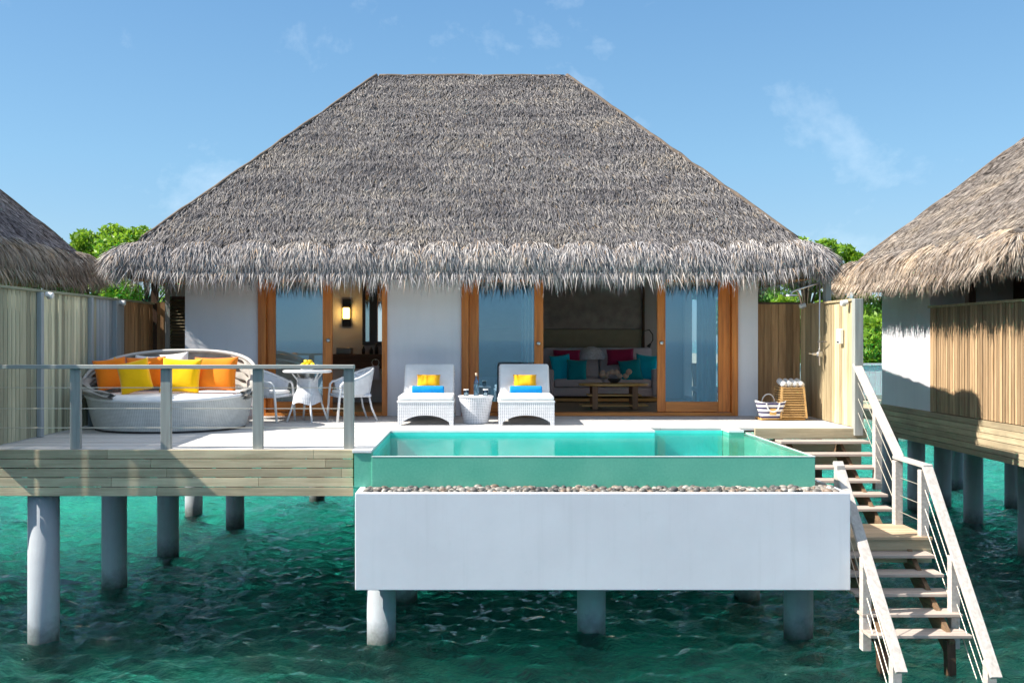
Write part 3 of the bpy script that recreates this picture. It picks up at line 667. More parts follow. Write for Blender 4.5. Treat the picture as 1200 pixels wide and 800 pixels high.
mb = MB(); slat_run(mb, (FX, 13.9), (FX, 15.0), .01, 1.86, .11); mb.build('slat_panel', M['blue_slat'], fence)['label'] = 'blue grey slats'
mb = MB(); slat_run(mb, (FX, 15.0), (FX, 16.3), .01, 1.86, .12); mb.build('slat_panel', M['brown_slat'], fence)['label'] = 'brown slats'
MB().box(FX - .07, FX - .02, 10.2, 16.3, .3, .4).box(FX - .07, FX - .02, 10.2, 16.3, 1.5, 1.6).build('rail', M['grey_wood'], fence)
MB().box(FX - .06, FX + .05, 10.2, 16.32, 1.862, 1.895).build('top_rail', m_wood('green fence cap', (.40, .42, .30), (.26, .28, .2), 'y'), fence, bevel=.004)
for y in (12.05, 13.62, 14.55):
    MB().box(FX + .014, FX + .075, y - .04, y + .04, 0.002, 1.86).build('post', M['blue_slat'], fence, bevel=.004)
MB().box(FX - .02, FX + .08, 16.32, 16.42, 0, 2.3).build('corner_post', M['dark_wood'], fence)
MB().box(FX + .08, -5.41, 16.33, 16.38, 0, 1.9).build('end_panel', M['brown_slat'], fence)
def spot(name, x, y, z, rz, label):
    t = thing(name, label, 'spotlight', (x, y, z), rz, 'small white spotlights on the fence tops')
    mb = MB(); mb.box(-.02, .02, -.03, .03, -.05, .0); mb.build('bracket', M['steel'], t, world=False, bevel=.003)
    mb = MB(); mb.T = Matrix.Rotation(R(100), 4, 'Y'); mb.lathe([(.022, -.05), (.036, -.045), (.04, .04), (.034, .05)], n=16); mb.T = Matrix.Translation((.02, 0, -.01)); mb.build('head', M['ceramic'], t, world=False, smooth=False)
spot('fence_spotlight', FX + .09, 12.2, 1.83, 0, 'small white spotlight on the green fence near the first post')
spot('fence_spotlight', FX + .09, 14.7, 1.83, 0, 'small white spotlight on the fence by the blue grey slats, above the daybed')
# shower screen on the right
SX = 5.36
scr = thing('shower_screen', 'pale sunlit vertical board screen beside the top of the stairs', 'screen', (SX, 14.3, 0))
mb = MB(); slat_run(mb, (SX, 13.36), (SX, WY + .1), .01, 1.80, .095, .005); mb.build('board_panel', M['pale_slat'], scr)
MB().box(SX - .04, SX + .06, 13.34, WY + .1, 1.802, 1.835).build('top_rail', M['pale_slat'], scr, bevel=.004)
MB().box(SX - .05, SX + .07, 13.22, 13.335, -.10, 1.83).build('post', M['grey_wood'], scr, bevel=.005)
MB().box(SX + .03, SX + .12, 14.55, 14.67, 0, 2.28).build('tall_post', M['grey_wood'], scr, bevel=.005)
bf = thing('board_fence', 'brown vertical board fence between villa wall and shower screen', 'fence', (4.98, 15.55, 0))
mb = MB(); slat_run(mb, (4.62, 15.56), (SX - .02, 15.56), .01, 1.84, .10, .006); mb.build('board_panel', M['brown_slat'], bf)
MB().box(4.62, SX - .02, 15.53, 15.60, 1.842, 1.87).build('top_rail', M['dark_wood'], bf)
MB().box(4.62, SX - .02, 15.585, 15.60, .3, .4).build('rail', M['dark_wood'], bf)
spot('fence_spotlight', SX - .10, 15.2, 1.80, PI, 'small white spotlight in the corner of the shower screen')
spot('fence_spotlight', SX - .09, 13.5, 1.78, PI, 'small white spotlight at the stair end of the shower screen')
sw = thing('towel_dispenser', 'small white box fixed on the pale screen near its end post', 'box', (SX - .06, 13.75, 1.3))
MB().box(-.025, .035, -.06, .06, -.11, .11).build('case', M['ceramic'], sw, world=False, bevel=.01)
MB().box(-.029, -.026, -.035, .035, -.095, -.07).build('slot', M['black'], sw, world=False)
sh = thing('outdoor_shower', 'steel outdoor shower with round head fixed to the tall post', 'shower', (SX - .10, 14.45, 0))
MB().tube([(0, 0, .85), (0, 0, 2.13)], .013, 10).build('riser_pipe', M['steel'], sh, world=False, smooth=True)
MB().tube([(0, 0, 2.13), (-.12, -.02, 2.09), (-.40, -.04, 2.0), (-.45, -.05, 1.97), (-.46, -.05, 1.93)], .016, 10).build('arm', M['steel'], sh, world=False, smooth=True)
MB().lathe([(.02, .03), (.115, .014), (.12, 0), (.0, -.004)], (-.46, -.05, 1.92), 28).build('shower_head', M['steel'], sh, world=False)
mb = MB(); mb.T = Matrix.Translation((0, 0, 1.03)) @ Matrix.Rotation(R(-90), 4, 'Y'); mb.lathe([(.05, -.03), (.05, .03), (.025, .05), (.022, .11)], n=18); v_ = mb.build('valve', M['steel'], sh, world=False)
MB().tube([(-.10, 0, 1.03), (-.17, -.01, 1.04)], .009, 8).build('lever', M['steel'], v_, world=False)
MB().tube([(-.03, .0, 1.22), (.03, -.16, 1.22), (.04, -.20, 1.22)], .008, 8).build('bracket', M['steel'], sh, world=False)

# ------------------------------------------------------------ pool
pool = thing('plunge_pool', 'raised infinity plunge pool with green mosaic walls above a white tank', 'pool', (1.3, 11.8, -.4))
RZ = -.075
# tank (white box) with edge, hollow tray
mb = MB(); bx0, bx1, by0, by1, bt, bb = -1.335, 4.05, 10.2, 13.26, -.415, -1.47
mb.box(bx0, bx1, by0, by0 + .07, bb, bt).box(bx0, bx0 + .07, by0 + .07, by1, bb, bt).box(bx1 - .07, bx1, by0 + .07, by1, bb, bt).box(bx0 + .07, bx1 - .07, by1 - .07, by1, bb, bt).box(bx0 + .07, bx1 - .07, by0 + .07, by1 - .07, bb, -.50)
mb.build('tank', M['box'], pool, bevel=.008)
px0, px1, py0, py1 = -1.20, 3.81, 10.60, 12.92
mb = MB(); W_ = .14
mb.box(px0, px1, py0, py0 + W_, -.498, RZ)                  # front infinity wall
mb.box(px1 - W_, px1, py0 + W_, 13.29, -.498, RZ)                     # right wall
mb.build('mosaic_wall', M['tile'], pool, bevel=.006)
MB().box(-1.40, px0 - .002, 10.62, 13.29, -.412, -.030).build('side_wall', M['tile'], pool)
MB().box(px0, 2.43, py1 + .012, 13.29, -.498, -.030).build('back_wall', M['tile'], pool)
MB().box(3.46, px1 - W_ - .002, 12.93, 13.29, -.498, -.03).build('step_block', M['tile'], pool)
mb = MB().box(-1.42, px0 + .0, 10.60, 13.318, -.028, 0.003).box(px0 + .003, 2.44, py1, 13.318, -.028, 0.003).box(3.45, px1 - W_ - .003, 12.92, 13.318, -.028, .003)
mb.build('coping', m_plain('white stone coping', (.74, .74, .73), .5, .06, 5), pool, bevel=.004)
mb = MB().box(px0 + .003, 2.43, 12.905, py1 + .01, -1.25, -.031)
mb.box(2.432, 3.455, 13.26, 13.288, -.60, -.031).box(2.432, 3.455, 12.90, 13.258, -.60, -.56)
mb.box(px0 + .003, px1 - W_ - .003, py0 + W_ + .003, 12.90, -.95, -.90)
mb.box(px0 + .003, 2.2, 12.45, 12.90, -1.249, -.42)
mb.box(px0 + .003, px0 + .4, py0 + W_ + .004, 12.449, -1.249, -.42)
mb.box(px0 + .003, px1 - W_ - .003, py0 + W_ + .001, py0 + W_ + .02, -1.249, -.1)
mb.box(px0 - .0, px0 + .002, py0 + W_, 12.90, -1.249, -.031)
mb.build('pool_lining', M['lining'], pool)
mb = MB().add([(px0 + .002, py0, RZ + .006), (px1, py0, RZ + .006), (px1, 12.90, RZ + .006), (px0 + .002, 12.90, RZ + .006), (2.433, 12.90, RZ + .006), (3.455, 12.90, RZ + .006), (3.455, 13.258, RZ + .006), (2.433, 13.258, RZ + .006)],
              [(0, 1, 2, 5, 4, 3), (4, 5, 6, 7)])
MB().box(px0, px1 + .003, py0 - .003, py0 + .028, RZ + .001, RZ + .012).build('rim', M['rim'], pool, bevel=.003)  # pale strip paints the highlight along the wet front edge
MB().box(px1 - .022, px1 + .003, py0 + .03, 13.28, RZ + .001, RZ + .012).build('rim', M['rim'], pool, bevel=.003)  # same painted highlight along the right wall
tag(mb.build('pool_water', M['poolwater']), kind='structure')
for x, y in ((-1.13, 11.0), (1.36, 11.25), (3.84, 11.25), (-1.0, 12.9), (3.7, 12.9)):
    o = MB().lathe([(.17, -4.5), (.17, -1.471)], (x, y, 0), 32).build('pile', M['pile'], pool)
    o.data.polygons.foreach_set('use_smooth', [len(p.vertices) == 4 for p in o.data.polygons])
# pebbles in the overflow tray
def pebbles():
    Vs, Fs, nv = [], [], 0; r = np.random.default_rng(9)
    ph, thn = 7, 10
    base = []
    for i in range(1, ph):
        a = PI * i / ph
        for j in range(thn): b = 2 * PI * j / thn; base.append((math.sin(a) * math.cos(b), math.sin(a) * math.sin(b), math.cos(a)))
    base = np.array([(0, 0, 1)] + base + [(0, 0, -1)]); F4 = []; F3 = []
    for j in range(thn): F3.append((0, 1 + j, 1 + (j + 1) % thn)); k = 1 + (ph - 2) * thn; F3.append((len(base) - 1, k + (j + 1) % thn, k + j))
    for i in range(ph - 2):
        for j in range(thn): a = 1 + i * thn; F4.append((a + j, a + thn + j, a + thn + (j + 1) % thn, a + (j + 1) % thn))
    F4 = np.array(F4); F3 = np.array(F3); F4s, F3s = [], []
    def put(x, y, z, s):
        nonlocal nv
        q = base * np.array([s, s * r.uniform(.6, .9), s * r.uniform(.45, .75)]); a = r.uniform(0, 6.28); c, d = math.cos(a), math.sin(a)
        q = q @ np.array([[c, d, 0], [-d, c, 0], [0, 0, 1]]); q = q + base * r.normal(0, .003, (1, 3)) + np.array([x, y, z])
        Vs.append(q); F4s.append(F4 + nv); F3s.append(F3 + nv); nv += len(q)
    for lay in range(3):
        for _ in range(620): put(r.uniform(bx0 + .1, bx1 - .1), r.uniform(10.29, 10.58), -.485 + lay * .03, r.uniform(.028, .055))
        for _ in range(300): put(r.uniform(3.84, 3.96), r.uniform(10.3, 12.9), -.48 + lay * .032, r.uniform(.028, .055))
    for _ in range(110): put(r.uniform(bx0 + .1, bx1 - .1), r.uniform(10.32, 10.55), -.405, r.uniform(.03, .055))
    o = np_mesh('pebbles', np.vstack(Vs), [np.vstack(F4s), np.vstack(F3s)], M['pebble'])
    o.data.polygons.foreach_set('use_smooth', [True] * len(o.data.polygons))
    tag(o, 'mixed grey, tan and white pebbles filling the tray below the pool edge', 'pebbles', kind='stuff')
pebbles()

# ------------------------------------------------------------ stairs
st = thing('staircase', 'bleached timber stairs with landing leading down from deck to the water', 'stairs', (4.7, 11, -1.0))
XL, XR = 4.16, 5.22; LZ = -1.04
for k in range(1, 7):
    z = -.149 * k; yf = 12.94 - .205 * (k - 1); x1 = 5.42 if k < 4 else XR + .08
    MB().box(XL + .02, x1, yf, yf + .27, z - .035, z).build('tread', M['white_woodx'], st, bevel=.005)
for x in (XL + .2, XR - .15):
    MB().bar((x, 13.25, -.25), (x, 11.6, -1.34), .045, .24).build('stringer', M['stringer'], st)
mb = MB()
for k in range(6): mb.box(XL - .1, XR + .06, 10.90 + k * .134, 10.90 + (k + 1) * .134 - .008, LZ - .03, LZ)
mb.build('landing', M['landing'], st)
for q in ((XL - .1, XR + .06, 10.92, 10.95, LZ - .16, LZ - .032), (XL - .1, XR + .06, 10.92, 10.95, LZ - .30, LZ - .17), (XL, XR, 11.60, 11.64, LZ - .32, LZ - .04)):
    MB().box(*q).build('landing_beam', M['fascia'], st, bevel=.004)
for k in range(1, 6):
    z = LZ - .165 * k; yf = 10.90 - .2 * k
    MB().box(XL - .02, XR + .0, yf, yf + .25, z - .035, z).build('tread', M['white_woodx'], st, bevel=.005)
for x in (XL + .14, XR - .2):
    MB().bar((x, 11.0, LZ - .22), (x, 9.98, -1.04 - .98), .05, .22).build('stringer', M['stringer'], st)
    MB().bar((x, 10.0, -1.95), (x, 9.9, -3.4), .09, .09, (1, 0, 0)).build('support', M['dark_wood'], st)
def handrail(pts, name='handrail', w_=.115, t_=.04):
    for a, b in zip(pts[:-1], pts[1:]): MB().bar(a, b, w_, t_).build(name, M['white_wood'], st, bevel=.006)
RXr, LXl = 5.24, 4.19
handrail([(5.36, 13.28, .90), (RXr + .02, 11.72, -.21)]); handrail([(RXr + .0, 11.74, -.215), (RXr - .03, 10.86, -.215)]); handrail([(RXr - .03, 10.90, -.20), (RXr - .07, 9.36, -2.12)])
handrail([(LXl, 10.93, -.17), (LXl + .0, 9.28, -2.04)])
def post(x, y, z0, z1, s=.095): return MB().box(x - s / 2, x + s / 2, y - s / 2, y + s / 2, z0, z1).build('post', M['white_wood'], st, bevel=.005)
post(RXr - .02, 11.68, -1.06, -.25); post(RXr - .03, 10.98, -1.35, -.27); post(5.34, 12.55, -.75, .32); post(RXr - .06, 10.22, -2.1, -1.10); post(RXr - .06, 9.50, -2.9, -2.0)
post(LXl, 10.88, -1.35, -.20); post(LXl, 10.15, -2.1, -1.10); post(LXl, 9.42, -2.9, -1.93)
for dz in (.22, .44, .64):
    MB().tube([(5.36, 13.25, .88 - dz), (RXr, 11.70, -.24 - dz)], .005, 6).build('cable', M['cable'], st)
    MB().tube([(RXr, 11.70, -.24 - dz), (RXr - .03, 10.95, -.24 - dz)], .005, 6).build('cable', M['cable'], st)
    MB().tube([(RXr - .03, 10.95, -.26 - dz), (RXr - .06, 9.5, -2.06 - dz * .8)], .005, 6).build('cable', M['cable'], st)
    MB().tube([(LXl, 10.85, -.22 - dz), (LXl, 9.42, -1.98 - dz * .8)], .005, 6).build('cable', M['cable'], st)

# ------------------------------------------------------------ neighbouring villas
rv = thing('neighbour_villa', 'thatched villa on the right with white wall and slatted balcony screen', 'villa', (10, 16, 0))
VX = 7.9
MB().box(VX, 13.5, 16.4, 18.35, .0, 2.7).build('wall', M['wall'], rv)
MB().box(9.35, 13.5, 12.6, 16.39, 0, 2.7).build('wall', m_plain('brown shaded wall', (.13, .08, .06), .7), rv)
mb = MB()
for z in range(6): mb.box(VX - .03 - z * .001, VX + .01, 10.2, 18.37, -.004 - z * .098 - .09, -.004 - z * .098)
mb.build('fascia_board', M['fascia_y'], rv, bevel=.003)
MB().box(VX + .012, 13.5, 10.2, 18.35, -.35, -.01).build('floor_slab', M['fascia_y'], rv)
mb = MB(); slat_run(mb, (VX, 10.2), (VX, 16.38), .01, 1.80, .062, .016, .03); mb.build('slat_screen', m_wood('tan slats', (.52, .35, .20), (.32, .20, .10), 'z', .7, .45), rv)
MB().box(VX + .05, VX + .08, 10.2, 16.38, .0, 1.79).build('screen_backing', M['dark_wood'], rv)
MB().box(VX - .05, VX + .07, 10.2, 16.39, 1.802, 1.84).build('top_rail', M['pale_slat'], rv)
for y in (13.2, 15.3): MB().box(VX + .1, VX + .22, y, y + .12, 0, 2.5).build('post', M['dark_wood'], rv)
for x, y in ((9.5, 18.0), (9.9, 20.0), (11.3, 22.2), (11.3, 19.8), (9.05, 15.4), (9.2, 19.7), (8.95, 20.4), (11.3, 16.5)):
    o = MB().lathe([(.17, -4.5), (.17, -.351 if y < 19 else -.3)], (x, y, 0), 28).build('pile', M['pile'], rv)
    o.data.polygons.foreach_set('use_smooth', [len(p.vertices) == 4 for p in o.data.polygons])
MB().box(8.6, 13.5, 19.01, 22.6, -.5, -.3).build('rear_slab', M['fascia_y'], rv)
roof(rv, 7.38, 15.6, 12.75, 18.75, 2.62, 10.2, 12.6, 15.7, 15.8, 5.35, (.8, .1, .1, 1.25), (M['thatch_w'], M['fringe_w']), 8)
lv = thing('neighbour_villa', 'thatched villa on the far left, its roof showing above the green fence', 'villa', (-10, 14, 0))
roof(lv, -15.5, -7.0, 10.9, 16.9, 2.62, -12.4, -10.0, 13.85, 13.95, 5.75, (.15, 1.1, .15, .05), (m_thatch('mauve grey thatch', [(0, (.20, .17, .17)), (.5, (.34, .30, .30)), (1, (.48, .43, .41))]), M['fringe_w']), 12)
MB().box(-14.5, -8.2, 12, 15.9, 0, 2.7).build('wall', M['wall'], lv)
MB().box(-14.5, -7.9, 11.5, 16.2, -.5, -.01).build('floor_slab', M['fascia_y'], lv)
for x, y in ((-9.35, 18.6), (-9.15, 17.9 + .7), (-8.6, 13.5)):
    MB().lathe([(.17, -4.5), (.17, -.5)], (x, y if y < 16.2 else 16.0, 0), 24).build('pile', M['pile'], lv)
# ------------------------------------------------------------ trees on the island
def tree(x, y, H, rad, mat, label, seed, n=9000, ls=.16, name='island_tree'):
    r = np.random.default_rng(seed); t = thing(name, label, 'tree', (x, y, -1.0), 0, 'trees on the island behind the villas')
    mb = MB(); mb.tube([(0, 0, -.6), (.1, .05, H * .25), (-.05, .1, H * .5), (.1, 0, H * .72)], [.26, .2, .15, .07], 9)
    cl = []
    for i in range(24):
        a = r.uniform(0, 6.28); rr2 = rad * r.uniform(.15, 1.0); z = H * r.uniform(.30, .93); rr2 *= math.sqrt(max(.1, 1 - ((z / H - .5) / .52) ** 2))
        c = np.array([rr2 * math.cos(a), rr2 * math.sin(a), z]); cl.append((c, rad * r.uniform(.16, .36)))
        mb.tube([(0, 0, z * .55), tuple(c * [.5, .5, .85]), tuple(c)], [.07, .05, .02], 6)
    mb.build('trunk', M['bark'], t, world=False, smooth=True)
    P = []
    for c, s in cl:
        k = n // len(cl); d = r.normal(size=(k, 3)); d /= np.linalg.norm(d, axis=1, keepdims=True); q = s * r.uniform(.35, 1.15, (k, 1)) ** .5
        P.append(c + d * q * np.array([1, 1, .75]))
    P = np.vstack(P); P[:, 2] = np.minimum(P[:, 2], H + .2); n = len(P)
    a = r.normal(size=(n, 3)); a /= np.linalg.norm(a, axis=1, keepdims=True); b = np.cross(a, r.normal(size=(n, 3))); b /= np.linalg.norm(b, axis=1, keepdims=True)
    L = ls * r.uniform(.6, 1.3, (n, 1)); W2 = L * .45
    V = np.stack([P - a * L, P + b * W2, P + a * L, P - b * W2], 1).reshape(-1, 3) + np.array([x, y, -1.0])
    o = np_mesh('crown', V, [np.arange(n * 4).reshape(-1, 4)], mat, t); return t
TY = 48
for i, (px, py, rad, mt, lab) in enumerate((
        (60, 262, 2.2, 'leaf2', 'darker green tree just right of the far left thatched roof'),
        (98, 268, 2.8, 'leaf', 'bright green low rounded tree between the left roofs'),
        (138, 259, 2.6, 'leaf', 'tallest bright green tree between the left roofs'),
        (172, 262, 2.8, 'leaf', 'bright green tree touching the left slope of the big roof'),
        (946, 266, 2.2, 'leaf', 'green tree showing above the right slope of the big roof'),
        (980, 284, 2.0, 'leaf', 'small green tree in the notch between the big roof and right roof'),
        (1018, 352, 2.2, 'leaf', 'green tree seen through the gap beside the shower screen'),
        (1045, 340, 2.4, 'leaf2', 'darker tree seen beside the white wall of the right villa'))):
    Y = TY + (i % 3) * 1.6; tree(PX(px, Y), Y, ZY(py, Y) + 1.0, rad, M[mt], lab, 20 + i)
tree(-20.0, 56, 4.5, 3.6, M['leaf'], 'low green tree glimpsed under the left eave of the villa', 60, 7000)
tree(15.6, 47, 3.6, 2.6, M['leaf2'], 'low green bush at the shore behind the white boardwalk', 61, 7000)
tree(18.2, 44, 3.4, 2.4, M['leaf'], 'low bright green bush at the shore right of the shower screen', 62, 7000)
tree(17.0, 56, 8.0, 3.2, M['leaf2'], 'dense deep green tree behind the shower area', 63, 9000)
# boardwalk
bwk = thing('boardwalk', 'distant white boardwalk with railing near the island shore', 'boardwalk', (14, 34, -.9))
mb = MB().box(8, 22, 34, 36, -.9, -.75)
mb.build('walkway', M['white_woodx'], bwk)
mb = MB()
for k in range(70): mb.box(8 + k * .2, 8.18 + k * .2, 34, 34.05, -.75, .32)
mb.build('balustrade', M['white_paint'], bwk)
MB().box(8, 22, 33.96, 34.09, .322, .40).build('handrail', M['white_paint'], bwk)
for k in range(5): MB().box(9 + k * 3, 9.3 + k * 3, 34.6, 34.9, -4, -.91).build('pile', M['pile'], bwk)

# ------------------------------------------------------------ daybed
DX, DY = PX(200, 13.35), 13.38
db = thing('daybed', 'large oval pale wicker daybed with folded grey canopy by the fence', 'daybed', (DX, DY, 0))
def rimz(a):   # higher at the back and sides
    s = math.sin(a); return .425 + .13 * max(0, (s + .45) / 1.45) ** 1.2 + .05 * abs(math.cos(a)) ** 3
def shell(u, v):
    a = 2 * PI * u; z = v * rimz(a); r_ = 1.04 + .11 * v ** .8; return (r_ * math.cos(a), r_ * .88 * math.sin(a), .03 + z * .95)
mb = MB(); mb.grid(shell, 72, 10, True)
def inner(u, v):
    a = 2 * PI * u; z0 = rimz(a) * .95 + .03; return ((1.15 - .07 * v) * math.cos(a), (1.15 - .07 * v) * .88 * math.sin(a), z0 - (z0 - .3) * v)
mb.grid(inner, 72, 4, True)
mb.build('base', M['wicker_day'], db, world=False, smooth=True)
mb = MB(); mb.tube([(1.145 * math.cos(a), 1.145 * .88 * math.sin(a), .035 + rimz(a) * .95) for a in [2 * PI * k / 72 for k in range(72)]], .024, 8, True)
mb.build('rim', M['white_paint'], db, world=False, smooth=True)
MB().lathe([(1.0, 0.0), (1.03, .0), (1.03, .035), (.9, .035)], n=64, ry=.88).build('plinth', M['black'], db, world=False)
MB().lathe([(.0, .33), (.98, .33), (1.01, .36), (1.02, .42), (1.0, .465), (.94, .49), (.5, .505), (.0, .51)], n=64, ry=.88, cap=False).build('mattress', M['cushion'], db, world=False, smooth=True)
rr = random.Random(11)
def hoop(phi, t, R_=1.20):
    c = Vector((0, -.18, .50)); s_ = max(0, math.sin(t)); return c + Vector((math.copysign(abs(math.cos(t)) ** .85, math.cos(t)) * R_, math.sin(t) * math.cos(phi) * 1.14, s_ ** .5 * math.sin(phi) * 1.08))
mb = MB(); NP = 9
def can(u, v):
    t = -.06 + (PI + .12) * u; phi = R(2) + R(30) * v; p = hoop(phi, t)
    k = .045 * math.sin(v * PI * 7 + 1.2 * math.sin(u * 9)) * (.4 + abs(math.cos(t))) + .012 * math.sin(u * 47 + v * 9)
    sag = -.05 * math.sin(v * PI) * abs(math.cos(t)) ** .5
    q = Vector((p.x * (1 + k), p.y + .0 + k * .7, p.z + k * .5 + sag)); return tuple(q)
mb.grid(can, 90, 26)
o = mb.build('canopy', M['canopy'], db, world=False, smooth=True); md = o.modifiers.new('s', 'SOLIDIFY'); md.thickness = .012
mb = MB()
mb.tube([tuple(hoop(R(33), PI * k / 40, 1.22)) for k in range(41)], .026, 8); mb.build('hoop', m_plain('pale hoop', (.55, .53, .50), .6), db, world=False, smooth=True)
mb = MB(); mb.tube([tuple(hoop(R(24), PI * k / 40, 1.215)) for k in range(41)], .018, 8); mb.build('hoop', M['white_paint'], db, world=False, smooth=True)
mb = MB()
mb.T = Matrix.Identity(4)
for a0, a1 in ((R(158), R(215)), (R(-35), R(15))):
    pass
# bunched cloth at the two hinge sides
for sgn in (-1, 1):
    mb = MB()
    def bunch(u, v, sgn=sgn):
        a = (PI + .45 if sgn < 0 else -.35) + sgn * (1.25 * u) * 1 ; a = a if sgn < 0 else -.35 + 1.25 * u
        if sgn < 0: a = PI + 1.15 - 2.0 * u
        rad = 1.175 + .06 * math.sin(v * 2 * PI); z = .50 + .26 * u ** 1.1 + .10 * math.cos(v * 2 * PI) * (.35 + u * 1.0) + .012 * math.sin(u * 30 + v * 19)
        k = .028 * math.sin(v * 2 * PI * 5 + u * 7); return ((rad + k) * math.cos(a), (rad + k) * .90 * math.sin(a), z)
    mb.grid(bunch, 40, 28); mb.build('canopy_fold', M['canopy'], db, world=False, smooth=True)
G = 'scatter pillows on the daybed'
def pil(px, py, Y, w_, h_, mat, label, tilt=18, roll=0, yaw=0, t_=.17, group=G, name='pillow'):
    mb = MB().pillow(w_, h_, t_, seed=int(px))
    return solo(mb, name, mat, label, 'pillow', (PX(px, Y), Y, ZY(py, Y)), (R(-tilt), R(roll), R(yaw)), group, smooth=True, merge=True)
pil(131, 438, 13.40, .46, .46, M['orange'], 'leftmost orange pillow on the daybed, leaning left', 15, -8, 32)
pil(137, 437, 13.58, .34, .34, M['amber'], 'amber pillow whose corner peeks over the leftmost orange pillow', 12, 38, 20)
pil(158, 441, 13.02, .44, .48, M['yellow'], 'tilted yellow pillow left of centre on the daybed', 22, -14, 12)
pil(170, 436, 13.52, .58, .46, M['orange'], 'orange pillow in the middle, behind the tilted yellow pillow', 15, -2, 0)
pil(172, 432, 13.85, .40, .40, M['white_cloth'], 'white pillow half hidden behind the middle orange pillow', 12, 4, 0, .14)
pil(204, 430, 13.72, .44, .42, M['white_cloth'], 'white pillow between the middle orange and the upright yellow pillow', 12, -6, 0, .14)
pil(212, 440, 13.15, .56, .50, M['yellow'], 'upright yellow pillow at the centre of the daybed', 16, 2, 0)
pil(252, 438, 13.30, .66, .50, M['orange'], 'wide orange pillow at the right end of the daybed', 16, -1, -8)

# ------------------------------------------------------------ bistro table and chairs
BX, BY = PX(361, 14.45), 14.4
bt_ = thing('bistro_table', 'round white table with flared wicker pedestal before the left door', 'table', (BX, BY, 0))
MB().lathe([(.0, .745), (.35, .745), (.372, .755), (.375, .775), (.36, .785), (.0, .787)], n=40, cap=False).build('table_top', M['white_paint'], bt_, world=False, smooth=True)
MB().tube([(0, 0, .6), (0, 0, .745)], .03, 10).build('column', M['white_paint'], bt_, world=False)
def skirt(u, v):
    a = 2 * PI * u; z = .66 - .38 * v; r_ = .175 - .04 * math.sin(min(v * 1.5, 1) * PI) + .06 * v ** 1.6; z -= .022 * v ** 4 * math.cos(4 * (a - R(22)))
    return (r_ * math.cos(a), r_ * math.sin(a), z)
mb = MB(); mb.grid(skirt, 48, 14, True); mb.build('pedestal', m_weave('dense pale wicker', (.68, .70, .74), (.30, .31, .36), .024, .02, polar=.2), bt_, world=False, smooth=True)
for k in range(4):
    a = R(22 + 90 * k); mb = MB()
    mb.tube([(r_ * math.cos(a), r_ * math.sin(a), z) for r_, z in ((.15, .68), (.145, .5), (.20, .34), (.25, .18), (.315, 0.0))], .016, 8)
    mb.build('leg', M['white_paint'], bt_, world=False, smooth=True)
for k in range(4):
    a = R(45 + 90 * k); mb = MB().tube([(.17 * math.cos(a), .17 * math.sin(a), .62), (.28 * math.cos(a), .28 * math.sin(a), .745)], .012, 6); mb.build('brace', M['white_paint'], bt_, world=False)
bw_ = MB(); bw_.add([(-.07, -.05, 0), (.07, -.05, 0), (.07, .05, 0), (-.07, .05, 0), (-.13, -.10, .07), (.13, -.10, .07), (.13, .10, .07), (-.13, .10, .07),
                     (-.12, -.09, .068), (.12, -.09, .068), (.12, .09, .068), (-.12, .09, .068), (-.06, -.04, .012), (.06, -.04, .012), (.06, .04, .012), (-.06, .04, .012)],
                    [(0, 3, 2, 1), (0, 1, 5, 4), (1, 2, 6, 5), (2, 3, 7, 6), (3, 0, 4, 7), (4, 5, 9, 8), (5, 6, 10, 9), (6, 7, 11, 10), (7, 4, 8, 11), (8, 9, 13, 12), (9, 10, 14, 13), (10, 11, 15, 14), (11, 8, 12, 15), (12, 13, 14, 15)])
solo(bw_, 'fruit_bowl', M['ceramic'], 'square white bowl of lemons on the round white table', 'bowl', (BX, BY, .788), group=None).scale = (1.15, 1.15, 1.15)
lem = MB(); lem.T = Matrix.Rotation(R(90), 4, 'Y'); lem.lathe([(.004, -.052), (.012, -.044), (.03, -.025), (.036, 0), (.03, .025), (.012, .044), (.004, .052)], n=14)
first = None
for i, (dx, dy, dz, a, lab) in enumerate(((-.055, -.02, .06, 20, 'leftmost lemon in the white bowl'), (.02, -.045, .06, 80, 'front lemon lying low in the white bowl'), (.075, .0, .06, 140, 'rightmost lemon in the white bowl'), (-.02, .02, .098, -20, 'top left lemon on the heap in the white bowl'), (.045, .025, .095, 40, 'top right lemon on the heap in the white bowl'))):
    if not first: first = lem.build('lemon', M['lemon'], None, smooth=True); o = first
    else: o = first.copy(); COL.objects.link(o)
    o.location = (BX + dx, BY + dy, .788 + dz * 1.15 + .008); o.rotation_euler = (0, R(10 * i), R(a)); tag(o, lab, 'lemon', 'lemons in the bowl')
